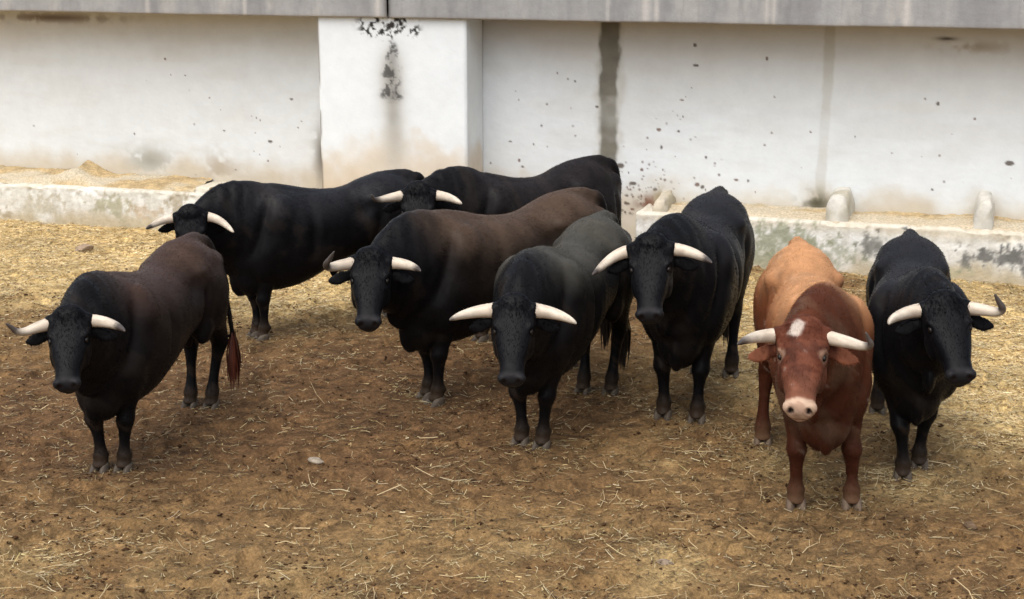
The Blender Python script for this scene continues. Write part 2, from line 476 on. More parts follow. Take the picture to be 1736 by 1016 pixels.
# dark hollow spots and mud thrown on the wall
spots = [(280, 100, 3.2), (435, 200, 2.6), (458, 240, 2.8), (355, 166, 2.2), (228, 227, 2.8), (380, 222, 1.8), (290, 127, 1.6), (314, 128, 1.6), (400, 288, 2.6), (440, 262, 2.0), (494, 168, 2.6),
         (1178, 77, 3.8), (1300, 100, 3.6), (1180, 111, 2.6), (1590, 176, 3.4), (1653, 202, 2.6), (1712, 277, 4.6), (1121, 250, 4.6), (1116, 220, 3.6), (1150, 223, 2.4), (1158, 198, 2.2), (1156, 170, 2.2), (1162, 165, 1.8),
         (1197, 267, 3.6), (1248, 305, 3.0), (1268, 307, 3.8), (1191, 317, 4.5), (1182, 313, 4.0), (1196, 322, 3.4), (1052, 281, 5.5), (1088, 288, 3.6), (1066, 293, 2.4), (1073, 311, 4.0), (1063, 318, 2.6), (1063, 332, 3.2), (1062, 345, 3.4),
         (1087, 333, 3.4), (1091, 299, 2.4), (1111, 322, 4.0), (1280, 326, 2.2), (1012, 181, 2.2), (975, 138, 2.4), (945, 124, 2.2), (865, 240, 2.2), (918, 213, 2.4), (880, 272, 3.2), (886, 283, 2.6), (1449, 232, 2.0), (1374, 224, 1.8), (1580, 322, 2.0), (1060, 360, 3.2), (1072, 355, 2.4), (832, 277, 2.6), (905, 245, 2.0)]
for i, (x, y, r) in enumerate(spots):
    u0, z0 = on_wall(x, y)
    rr = 0.78 * r / 155.0
    a = 1 + 0.5 * math.sin(i * 2.3)
    sel = (np.abs(U - u0) < 0.12) & (np.abs(V - z0) < 0.12)
    dd = np.hypot((U[sel] - u0) * a, V[sel] - z0) / rr + 0.9 * (fine[sel] - 0.5)
    CW[sel] = lay(CW[sel], smooth(1.25, 0.7, dd) * 0.9, [0.09, 0.07, 0.055] if i % 3 else [0.15, 0.085, 0.06])
for (x, y, n_, sx, sy) in [(1085, 325, 70, 0.16, 0.16), (1140, 280, 22, 0.40, 0.30), (420, 235, 12, 0.7, 0.4), (1300, 250, 10, 1.2, 0.5), (920, 220, 12, 0.5, 0.4), (1620, 250, 8, 0.6, 0.5), (180, 230, 8, 0.8, 0.4)]:
    u0, z0 = on_wall(x, y)
    for i in range(n_):
        us, zs = rng.normal(u0, sx), rng.normal(z0, sy)
        rr = rng.uniform(0.006, 0.016)
        sel = (np.abs(U - us) < 0.05) & (np.abs(V - zs) < 0.05)
        if sel.any():
            CW[sel] = lay(CW[sel], smooth(1.3, 0.6, np.hypot(U[sel] - us, V[sel] - zs) / rr) * rng.uniform(0.4, 0.9), [0.13, 0.085, 0.06])


def smudge(C, U, V, x, y, ru, rz, col, amt, seed, d=0.0, thr=0.45):
    u0, z0 = on_wall(x, y, d)
    e = np.exp(-(((U - u0) / ru) ** 2 + ((V - z0) / rz) ** 2))
    e = e * smooth(thr, thr + 0.22, fbm(U * 9, V * 9, 4, seed) * 0.75 + 0.25 * e + 0.1)
    return lay(C, e * amt, col)


CW = smudge(CW, U, V, 1100, 345, 0.16, 0.10, [0.20, 0.10, 0.065], 1.0, 121, thr=0.42)
CW = smudge(CW, U, V, 1385, 345, 0.18, 0.12, [0.10, 0.095, 0.06], 1.0, 123)
CW = smudge(CW, U, V, 1120, 335, 0.10, 0.12, [0.30, 0.24, 0.14], 0.9, 125)
CW = smudge(CW, U, V, 255, 272, 0.30, 0.16, [0.33, 0.32, 0.27], 0.9, 127, thr=0.38)
CW = smudge(CW, U, V, 372, 285, 0.22, 0.20, [0.40, 0.34, 0.26], 0.8, 129)
CW = smudge(CW, U, V, 90, 30, 0.9, 0.06, [0.16, 0.11, 0.08], 0.9, 131)
CW = smudge(CW, U, V, 1605, 66, 0.10, 0.02, [0.07, 0.06, 0.05], 1.0, 133, thr=0.25)
CW = smudge(CW, U, V, 1650, 80, 0.35, 0.06, [0.40, 0.33, 0.25], 0.8, 135)
CW = smudge(CW, U, V, 546, 265, 0.10, 0.35, [0.16, 0.14, 0.11], 0.9, 137, thr=0.36)
mesh_np('wall_face', Lw(U, depth, V).reshape(-1, 3), grid_faces(len(uu), len(vv))[:, ::-1], MAT_WALL, wall_root, col=CW.reshape(-1, 3))

# --- buttress: front and side faces as one sheet folded round the corners
pu0 = on_wall(540, 150, PIL_D)[0]
pu1 = on_wall(791, 150, PIL_D)[0]
ss = np.arange(0, (pu1 - pu0) + 2 * PIL_D + 0.001, 0.0125)
SS, PV = np.meshgrid(ss, vv, indexing='ij')
wdt = pu1 - pu0
batter = 0.045 * (1 - PV / Z_SOFFIT)                     # a hair wider at the foot
PU = pu0 + np.clip(SS - PIL_D, 0, wdt)
PD = np.where(SS < PIL_D, SS, np.where(SS > PIL_D + wdt, PIL_D + wdt - SS + PIL_D, PIL_D)).clip(-0.02, None)
edge = np.minimum(np.abs(SS - PIL_D), np.abs(SS - PIL_D - wdt))
PDr = PD - 0.012 * np.exp(-(edge / 0.018) ** 2) * (1 + 1.2 * fbm(SS * 9, PV * 9, 3, 141)) * (PD > 0.3) + 0.006 * (fbm(SS * 2.5, PV * 2.5, 3, 143) - 0.5)
CP = np.broadcast_to(WHITE * 1.04, SS.shape + (3,)).copy()
pm, pf = fbm(SS * 3, PV * 3, 4, 145), fbm(SS * 17, PV * 15, 3, 149, 0.7)
CP *= (0.95 + 0.08 * pm)[..., None]
side = SS > PIL_D + wdt
PXU = PU
def pblob(x, y, ru, rz):
    u0, z0 = on_wall(x, y, PIL_D)
    return np.exp(-(((PXU - u0) / ru) ** 2 + ((PV - z0) / rz) ** 2)) * (~side)
MOULD = [0.035, 0.033, 0.030]
CP = lay(CP, smooth(0.95, 0.60, PV + 0.5 * (pm - 0.5)) * 0.55, [0.50, 0.38, 0.24])
CP = lay(CP, smooth(1.32, 0.85, PV + 0.9 * (pm - 0.5)) * 0.60, [0.58, 0.46, 0.30])
CP = lay(CP, (pblob(668, 225, 0.14, 0.50) + .8 * pblob(664, 130, 0.16, 0.35)) * 0.8 * (0.6 + 0.8 * pm), [0.42, 0.40, 0.35])
top = pblob(656, 38, 0.30, 0.11) + 0.5 * pblob(630, 55, 0.14, 0.06) + 0.4 * pblob(700, 55, 0.10, 0.07) + 0.5 * pblob(655, 60, 0.08, 0.10)
CP = lay(CP, smooth(0.48, 0.60, pf * 0.80 + 0.18 * np.clip(top, 0, 1)) * smooth(.08, .45, top), MOULD)
col_ = np.clip(pblob(666, 90, 0.05, 0.10) + pblob(664, 126, 0.10, 0.20) + pblob(664, 160, 0.12, 0.07), 0, 1)
CP = lay(CP, (col_ * .62 + .35 * pblob(668, 190, .09, .35)) * (.55 + .6 * pm), [0.16, 0.155, 0.145])
CP = lay(CP, smooth(0.42, 0.58, pf * 0.80 + 0.14 * col_) * 0.78 * smooth(.08, .5, col_), MOULD)
CP = lay(CP, smooth(0.03, 0.0, np.abs(SS - PIL_D - wdt)) * smooth(0.9, 0.5, PV) * 0.7 * (0.4 + pf), [0.25, 0.17, 0.10])
CP = lay(CP, smooth(0.045, 0.0, np.abs(SS - PIL_D)) * smooth(0.4, 0.65, fbm(SS * 4, PV * 3, 3, 153) + 0.15) * 0.8, [0.15, 0.13, 0.11])
mesh_np('buttress', Lw(PU + np.where(side | (SS > PIL_D + wdt * 0.5), batter * 0.5, -batter * 0.5) * 0, PDr, PV).reshape(-1, 3), grid_faces(len(ss), len(vv))[:, ::-1], MAT_WALL, wall_root, col=CP.reshape(-1, 3))

# --- coping: concrete slabs with a joint between them, overhanging the wall
joint = on_wall(657, 15, COP_D)[0]
Z_TOP = Z_SOFFIT + 0.42
def coping(u0, u1, seed):
    """front face and soffit and top in one folded sheet, plus ends"""
    us = np.concatenate([[u0], np.arange(math.ceil(u0 / 0.02) * 0.02 + 0.004, u1 - 0.004, 0.02), [u1]])
    prof = [(-0.30, Z_SOFFIT)] + [(d, Z_SOFFIT) for d in (0.1, 0.3, 0.5)] + [(COP_D - 0.02, Z_SOFFIT - 0.0), (COP_D - 0.004, Z_SOFFIT + 0.006), (COP_D, Z_SOFFIT + 0.02)]
    prof += [(COP_D, z) for z in np.arange(Z_SOFFIT + 0.045, Z_TOP - 0.02, 0.022)] + [(COP_D - 0.012, Z_TOP), (0.2, Z_TOP), (-0.30, Z_TOP)]
    pd, pz = np.array(prof).T
    n = len(pd)
    Us, _ = np.meshgrid(us, pd, indexing='ij')
    Ds, Zs = np.broadcast_to(pd, Us.shape), np.broadcast_to(pz, Us.shape)
    f = fbm(Us * 2.2, Zs * 0.5, 4, seed)
    s1 = fbm(Us * 6, Zs * 2.2, 4, 163)
    s2 = fbm(Us * 30, Zs * 2.5, 3, 167)
    Cc = np.broadcast_to(np.array([0.315, 0.31, 0.30]), Us.shape + (3,)).copy()
    Cc = lay(Cc, smooth(0.50, 0.74, s1) * 0.50, [0.22, 0.218, 0.22])
    Cc = lay(Cc, smooth(0.48, 0.30, s1) * 0.5, [0.42, 0.40, 0.37])
    Cc = lay(Cc, smooth(0.55, 0.75, s2) * 0.25, [0.20, 0.19, 0.19])
    for x, w in ((1095, .05), (1113, .025), (1300, .022), (1312, .02), (1537, .035), (640, .03), (250, .03), (415, .025), (1030, .02)):
        uc = on_wall(x, 20, COP_D)[0]
        Cc = lay(Cc, np.exp(-((Us - uc) / w) ** 2) * 0.75 * (0.6 + 0.7 * s2), [0.52, 0.49, 0.45])
    Cc = lay(Cc, np.exp(-((Us - joint) / 0.035) ** 2) * 0.9, [0.06, 0.055, 0.05])
    Cc = lay(Cc, smooth(0.03, 0.0, Zs - Z_SOFFIT) * (Ds > COP_D - 0.05) * 0.5, [0.40, 0.36, 0.32])
    Cc *= (0.85 + 0.3 * f)[..., None]
    dj = Ds + 0.006 * (fbm(Us * 5, Zs * 5, 3, 171) - 0.5) * (Ds > 0.5)
    zj = Zs + 0.012 * (fbm(Us * 1.2, Zs * 0, 3, 175) - 0.5) * (Zs < Z_SOFFIT + 0.03) * (Ds > 0.55)
    V_ = Lw(Us, dj, zj).reshape(-1, 3)
    F = grid_faces(len(us), n)[:, ::-1]
    m0, m1 = np.arange(n), (len(us) - 1) * n + np.arange(n)
    c0, c1 = V_[m0].mean(0), V_[m1].mean(0)
    V2 = np.concatenate([V_, [c0, c1]])
    k0, k1 = len(V_), len(V_) + 1
    T = [[k0, m0[i], m0[(i + 1) % n]] for i in range(n)] + [[k1, m1[(i + 1) % n], m1[i]] for i in range(n)]
    colr = np.concatenate([Cc.reshape(-1, 3), [[0.06] * 3, [0.06] * 3]])
    return mesh_np('coping_slab', V2, [F, np.array(T)], MAT_CONC, wall_root, col=colr)


coping(U_L, joint - 0.010, 159)
coping(joint + 0.010, U_R, 160)


# ------------------------------------------------------------------ feeding troughs
def sheet_box(name, u0, u1, d0, d1, z0, z1, mat, parent, paint, round_=0.03, step=0.02):
    """a cast block: profile in (d, z) with eased top edges, swept along u with uneven surface, closed ends"""
    us = np.concatenate([[u0], np.arange(u0 + step, u1 - step * 0.5, step), [u1]])
    pr = [(d1, z) for z in np.arange(z0, z1 - round_, 0.02)]
    for a in np.linspace(0, math.pi / 2, 5):
        pr.append((d1 - round_ + round_ * math.cos(a), z1 - round_ + round_ * math.sin(a)))
    for a in np.linspace(math.pi / 2, math.pi, 5):
        pr.append((d0 + round_ + round_ * math.cos(a), z1 - round_ + round_ * math.sin(a)))
    pr += [(d0, z) for z in (z1 - 0.1, z0)]
    pd, pz = np.array(pr).T
    n = len(pd)
    Us = np.broadcast_to(us[:, None], (len(us), n))
    Ds, Zs = np.broadcast_to(pd, Us.shape), np.broadcast_to(pz, Us.shape)
    wob = 0.035 * (fbm(Us * 2.0, Zs * 3 + Ds * 3, 4, 201) - 0.5) - 0.022 * smooth(0.58, 0.72, fbm(Us * 6, Zs * 8 + Ds * 5, 4, 203)) * smooth(z1 - 0.22, z1 - 0.04, Zs)
    zw = -0.030 * smooth(0.55, 0.70, fbm(Us * 5, Ds * 5, 4, 207)) * smooth(z1 - 0.05, z1, Zs) + 0.03 * (fbm(Us * 1.1, Us * 0 + 3.3, 3, 205) - 0.5) * smooth(z1 - 0.12, z1, Zs)
    V_ = Lw(Us, Ds + wob * (Ds > (d0 + d1) / 2), Zs + zw).reshape(-1, 3)
    Cc = paint(Us, Ds, Zs)
    F = grid_faces(len(us), n)
    m0, m1 = np.arange(n), (len(us) - 1) * n + np.arange(n)
    V2 = np.concatenate([V_, [V_[m0].mean(0), V_[m1].mean(0)]])
    k0, k1 = len(V_), len(V_) + 1
    T = [[k0, m0[(i + 1) % n], m0[i]] for i in range(n)] + [[k1, m1[i], m1[(i + 1) % n]] for i in range(n)]
    c2 = np.concatenate([Cc.reshape(-1, 3), Cc[0].mean(0)[None], Cc[-1].mean(0)[None]])
    return mesh_np(name, V2, [F, np.array(T)], mat, parent, col=c2)


def trough_paint(marks):
    def f(U, D, Z):
        C = np.broadcast_to(np.array([0.74, 0.735, 0.69]), U.shape + (3,)).copy()
        m, g = fbm(U * 3, Z * 3 + D * 3, 4, 211), fbm(U * 17, Z * 13 + D * 9, 4, 215, 0.65)
        C *= (0.88 + 0.2 * m)[..., None]
        C = lay(C, smooth(0.50, 0.66, fbm(U * 2.2, Z * 4, 4, 219)) * 0.40, [0.50, 0.48, 0.40])
        C = lay(C, smooth(0.56, 0.68, fbm(U * 9, Z * 2.0, 4, 221)) * 0.28, [0.38, 0.35, 0.27])
        C = lay(C, smooth(0.62, 0.70, g) * 0.35, [0.28, 0.25, 0.19])
        C = lay(C, smooth(0.22, 0.02, Z + 0.30 * (m - 0.5)) * 0.75, [0.42, 0.34, 0.20])
        C = lay(C, smooth(0.40, 0.50, Z + .1 * (m - .5)) * 0.50, [0.55, 0.46, 0.31])
        for x, y, ru, rz, col, amt in marks:
            u0, z0 = on_wall(x, y, TROUGH_D)
            e = np.exp(-(((U - u0) / ru) ** 2 + ((Z - z0) / rz) ** 2))
            C = lay(C, smooth(0.55, 0.75, g * 0.8 + 0.38 * e) * amt * smooth(0.05, 0.3, e), col)
        return C
    return f


GREEN, BLK = [0.27, 0.285, 0.19], [0.15, 0.15, 0.14]
paintR = trough_paint([(1330, 405, 0.55, 0.22, GREEN, 0.8), (1400, 430, 0.5, 0.2, GREEN, 0.7), (1480, 418, 0.16, 0.14, BLK, 0.8), (1690, 435, 0.35, 0.13, BLK, 0.95), (1635, 440, 0.12, 0.12, BLK, 0.9),
                       (1725, 440, 0.2, 0.16, BLK, 0.8), (1533, 388, 0.06, 0.03, BLK, 1.0), (1300, 440, 0.3, 0.12, GREEN, 0.7), (1560, 455, 0.5, 0.1, [0.45, 0.45, 0.30], 0.6)])
paintL = trough_paint([(190, 350, 0.35, 0.16, [0.38, 0.36, 0.25], 0.9), (70, 350, 0.5, 0.15, [0.46, 0.42, 0.32], 0.7), (300, 350, 0.18, 0.2, [0.36, 0.31, 0.22], 0.8), (10, 365, 0.3, 0.06, [0.30, 0.25, 0.16], 0.7), (250, 360, .3, .1, [0.50, 0.40, .28], .7)])
TH_R, TH_L = 0.54, 0.46
ur0 = on_wall(1078, 400, TROUGH_D)[0]
ul1 = on_wall(346, 340, TROUGH_D)[0]
MAT_TROUGH = tone_mat('worn_trough_render', rough=0.92, spec=0.15, nscale=14, namp=0.14, bump=0.5, bscale=30, bdist=0.015)

troR = empty('feeding_trough', W0.tolist(), WALL_RZ)
tag(troR, 'mould-stained concrete feeding trough with rounded dividers, behind the red-brown bull', 'trough')
sheet_box('front_wall', ur0, U_R, TROUGH_D - 0.14, TROUGH_D, -0.1, TH_R, MAT_TROUGH, troR, paintR)
sheet_box('end_wall', ur0 + 0.003, ur0 + 0.14, -0.02, TROUGH_D - 0.142, -0.1, TH_R - 0.01, MAT_TROUGH, troR, paintR)
troL = empty('feeding_trough', W0.tolist(), WALL_RZ)
tag(troL, 'low worn concrete feeding trough heaped with straw, at the far left', 'trough')
sheet_box('front_wall', U_L, ul1, TROUGH_D - 0.14, TROUGH_D, -0.1, TH_L, MAT_TROUGH, troL, paintL)
sheet_box('end_wall', ul1 - 0.20, ul1 - 0.003, -0.02, TROUGH_D - 0.142, -0.1, TH_L + 0.05, MAT_TROUGH, troL, paintL)


def divider(parent, x, ytop, ybase, half, lean, tone=(0.60, 0.575, 0.51)):
    """round-headed cast rib standing across the trough, sloping down from the wall to the rim"""
    u0, _ = on_wall(x, ybase, TROUGH_D - 0.30)
    zt = on_wall(x, ytop, TROUGH_D - 0.16)[1]
    ds = np.concatenate([np.linspace(-0.02, TROUGH_D - 0.19, 14), [TROUGH_D - 0.168, TROUGH_D - 0.16]])
    a = np.linspace(0, math.pi, 15)
    D, A = np.meshgrid(ds, a, indexing='ij')
    t = (D / TROUGH_D).clip(0, 1)
    zh = zt + 0.05 * (1 - t)
    ww = half * (1 + 0.10 * (0.9 - t))
    zb = 0.2
    Uc = u0 + lean * (1 - t) + ww * np.sign(np.cos(A)) * np.abs(np.cos(A)) ** 0.55
    Zc = zb + (zh - zb) * np.abs(np.sin(A)) ** 0.45
    Zc = Zc - 0.03 * smooth(TROUGH_D - 0.20, TROUGH_D - 0.16, D) * np.abs(np.sin(A))
    w = 0.05 * (fbm(D * 9 + x, A * 3, 4, 231) - 0.5)
    V_ = Lw(Uc + w, D, Zc + w).reshape(-1, 3)
    n = len(a)
    F = grid_faces(len(ds), n)
    e = (len(ds) - 1) * n + np.arange(n)
    V2 = np.concatenate([V_, [V_[e].mean(0)]])
    T = np.array([[len(V_), e[i + 1], e[i]] for i in range(n - 1)] + [[len(V_), e[0], e[n - 1]]])
    g = fbm(Uc * 8, Zc * 8, 4, 235).reshape(-1)
    Cc = np.array([tone]) * (0.70 + 0.5 * g)[:, None]
    mk = smooth(0.5, 0.7, fbm(Uc * 5, Zc * 5 + D * 4, 4, 239)).reshape(-1, 1) * 0.6
    Cc = Cc * (1 - mk) + np.array([0.33, 0.29, 0.19]) * mk
    Cc = np.concatenate([Cc, Cc[-1:]])
    return mesh_np('divider', V2, [F, T], MAT_TROUGH, parent, col=Cc)


divider(troR, 1124, 342, 352, 0.085, -0.02, (0.52, 0.46, 0.36))
divider(troR, 1418, 336, 372, 0.120, 0.03)
divider(troR, 1667, 344, 380, 0.095, 0.0)

# hay lying in the troughs
def trough_hay(name, u0, u1, zbase, zwall, seed, label, dusty=False):
    us, dn = np.arange(u0, u1, 0.03), np.linspace(0.0, TROUGH_D - 0.12, 26)
    Us, Ds = np.meshgrid(us, dn, indexing='ij')
    t = Ds / (TROUGH_D - 0.14)
    Zs = zbase + (zwall - zbase) * (1 - t) ** 1.3 + 0.07 * (fbm(Us * 2.5, Ds * 2.5, 4, seed) - 0.5) + 0.03 * (fbm(Us * 14, Ds * 14, 3, seed + 3) - 0.5)
    if not dusty:
        um = on_wall(125, 295, 0.3)[0]
        Zs = Zs + 0.13 * np.exp(-((Us - um + 0.9 * (Ds - .3) * (Us < um)) / 0.22) ** 2) * smooth(0.02, 0.25, TROUGH_D - .14 - Ds + .1)
    Zs = np.minimum(Zs, (TH_R if dusty else TH_L) - 0.030 + 1.2 * np.clip(TROUGH_D - .15 - Ds, 0, None))
    g, h = fbm(Us * 12, Ds * 20, 4, seed + 5), fbm(Us * 1.7, Ds * 3, 3, seed + 9)
    Cc = np.array([0.48, 0.355, 0.19]) * (0.55 + 0.9 * g)[..., None]
    Cc = lay(Cc, smooth(0.45, 0.65, h) * 0.7, [0.60, 0.54, 0.42])
    if dusty:                                            # mostly whitewash dust, hay only along the wall
        Cc = lay(Cc, smooth(0.20, 0.42, t + 0.5 * (h - 0.5)) * 0.8, [0.58, 0.50, 0.37])
    V_ = Lw(Us, Ds, Zs).reshape(-1, 3)
    o = mesh_np(name, V_, grid_faces(len(us), len(dn))[:, ::-1], MAT_HAY, col=Cc.reshape(-1, 3))
    o.location = W0.tolist()
    o.rotation_euler = (0, 0, WALL_RZ)
    return tag(o, label, 'hay', kind='stuff')


MAT_HAY = tone_mat('old_hay', rough=0.9, spec=0.15, nscale=40, namp=0.4, bump=0.9, bscale=60, bdist=0.02)
trough_hay('hay', U_L, ul1 - 0.201, 0.470, 0.55, 301, 'dry golden hay lying in the far left trough')
trough_hay('hay', ur0 + 0.141, U_R, 0.535, 0.575, 311, 'dusty hay remains lying in the mould-stained trough', True)


# ------------------------------------------------------------------ loose stones
def stone(px, py, rad, col, label, flat=0.5, seed=1, name='stone'):
    g = gnd(px, py)
    st, sp = 12, 18
    th, ph = np.meshgrid(np.linspace(0.0, math.pi, st), np.linspace(0, 2 * math.pi, sp, endpoint=False), indexing='ij')
    rr = np.random.default_rng(seed)
    d = np.stack([np.sin(th) * np.cos(ph), np.sin(th) * np.sin(ph), np.cos(th)], -1)
    k = np.ones(th.shape)
    for _ in range(9):                                   # knock flat facets off it
        v = rr.normal(size=3)
        v /= np.linalg.norm(v)
        k = np.minimum(k, rr.uniform(0.62, 0.9) / np.maximum(d @ v, 1e-3))
    P = d * k[..., None] * np.array([rad, rad * 0.72, rad * flat])
    i = np.arange(st - 1)[:, None] * sp + np.arange(sp)[None]
    j = np.arange(st - 1)[:, None] * sp + (np.arange(sp)[None] + 1) % sp
    F = np.stack([i, i + sp, j + sp, j], -1).reshape(-1, 4)
    o = mesh_np(name, P.reshape(-1, 3), F, MAT_STONE, smooth_sh=False, col=np.tile(col, (st * sp, 1)) * rr.uniform(0.8, 1.15, (st * sp, 1)))
    o.location = (g[0], g[1], float(ground_z(np.array([g[0]]), np.array([g[1]]))[0]) + rad * flat * 0.45)
    o.rotation_euler = (0.1, -0.15, rr.uniform(0, 6))
    return tag(o, label, 'stone' if name == 'stone' else 'lump', 'loose stones in the yard' if name == 'stone' else 'lumps lying in the yard')


MAT_STONE = tone_mat('stone', rough=0.85, spec=0.25, nscale=30, namp=0.3, bump=0.5, bscale=70)
stone(538, 778, 0.070, [0.30, 0.25, 0.19], 'pale flat stone on the bare earth right of the leftmost bull', 0.30, 4)
stone(1127, 953, 0.060, [0.25, 0.19, 0.135], 'greyish pointed stone low in front, left of the red-brown bull', 0.75, 5)
stone(1645, 897, 0.050, [0.13, 0.085, 0.05], 'small dark lump on the earth near the bottom right corner', 0.6, 8, 'earth_lump')
stone(142, 425, 0.14, [0.30, 0.22, 0.15], 'brown lump lying on the straw in front of the left trough', 0.35, 11, 'earth_lump')


# ------------------------------------------------------------------ bulls
def loft_rings(rings):
    """closed tube mesh from an array (k, n, 3) of rings"""
    k, n, _ = rings.shape
    V = np.concatenate([rings.reshape(-1, 3), rings[0].mean(0)[None], rings[-1].mean(0)[None]])
    i = (np.arange(k - 1)[:, None] * n + np.arange(n)[None]).ravel()
    j = (np.arange(k - 1)[:, None] * n + (np.arange(n)[None] + 1) % n).ravel()
    T = np.concatenate([np.stack([i, j, j + n], 1), np.stack([i, j + n, i + n], 1)])
    a, b = k * n, k * n + 1
    q = np.arange(n)
    q2 = (q + 1) % n
    e = (k - 1) * n
    T = np.concatenate([T, np.stack([np.full(n, a), q2, q], 1), np.stack([np.full(n, b), e + q, e + q2], 1)])
    return V, T


def crom(P, sub):
    """Catmull-Rom through the rows of P"""
    P = np.asarray(P, float)
    Q = np.vstack([2 * P[0] - P[1], P, 2 * P[-1] - P[-2]])
    out = []
    for i in range(1, len(Q) - 2):
        for t in np.linspace(0, 1, sub, endpoint=False):
            a, b, c, d = Q[i - 1], Q[i], Q[i + 1], Q[i + 2]
            out.append(0.5 * (2 * b + (c - a) * t + (2 * a - 5 * b + 4 * c - d) * t * t + (3 * b - a - 3 * c + d) * t ** 3))
    out.append(P[-1])
    return np.array(out)


def sections(C, Lv, Uv, w, up, dn, n=28, et=1.0, eb=1.0):
    """rings round centres C: width w along Lv, heights up/dn along Uv, superellipse exponents for the top and bottom halves"""
    t = np.linspace(0, 2 * math.pi, n, endpoint=False)
    ct, st = np.cos(t), np.sin(t)
    e = np.where(st[None] > 0, np.broadcast_to(et, (len(w),))[:, None], np.broadcast_to(eb, (len(w),))[:, None])
    x = np.sign(ct) * np.abs(ct)[None] ** e
    y = np.sign(st) * np.abs(st)[None] ** e
    h = np.where(st[None] > 0, up[:, None], dn[:, None])
    return C[:, None] + Lv[:, None] * (w[:, None] * x)[..., None] + Uv[:, None] * (h * y)[..., None]


def ellipsoid(c, r, M=None, n=16):
    th, ph = np.linspace(0.12, math.pi - 0.12, n), np.linspace(0, 2 * math.pi, n * 2, endpoint=False)
    T, P = np.meshgrid(th, ph, indexing='ij')
    d = np.stack([np.sin(T) * np.cos(P), np.sin(T) * np.sin(P), np.cos(T)], -1) * np.array(r)
    if M is not None:
        d = d @ np.asarray(M)
    return loft_rings((d + np.array(c))[::-1])


def head_axes(yaw, pitch, roll):
    y, p, r = R(yaw), R(pitch), R(roll)
    h = np.array([math.cos(y), math.sin(y), 0])
    l = np.array([-math.sin(y), math.cos(y), 0])
    z = np.array([0, 0, 1.0])
    f, u = h * math.cos(p) - z * math.sin(p), h * math.sin(p) + z * math.cos(p)
    return f, l * math.cos(r) + u * math.sin(r), u * math.cos(r) - l * math.sin(r), h, l


TRUNK = np.array([  # x, zc, w, up, dn
    (-0.99, 1.10, .07, .10, .16), (-0.95, 1.08, .165, .20, .26), (-0.86, 1.065, .230, .265, .34), (-0.72, 1.06, .285, .340, .38), (-0.58, 1.05, .300, .365, .38),
    (-0.42, 1.03, .288, .345, .335), (-0.22, .99, .292, .318, .335), (0.0, .955, .322, .345, .380), (.2, .94, .34, .375, .455), (.4, .94, .33, .425, .50),
    (.55, .95, .305, .445, .51), (.70, .96, .262, .43, .48), (.82, .96, .20, .37, .40), (.90, .95, .12, .26, .27)])
FLEG = [(.80, .155, .105), (.66, .122, .090), (.55, .086, .074), (.45, .062, .058), (.375, .066, .067), (.31, .047, .048), (.22, .037, .039), (.155, .042, .044), (.115, .055, .058), (.08, .048, .052), (.045, .057, .060), (.035, .05, .052)]
HLEG = [(.98, .23, .135), (.82, .195, .125), (.69, .150, .100), (.58, .096, .070), (.50, .076, .062), (.43, .055, .050), (.33, .042, .039), (.21, .040, .041), (.12, .056, .058), (.08, .048, .052), (.045, .057, .062), (.035, .05, .054)]


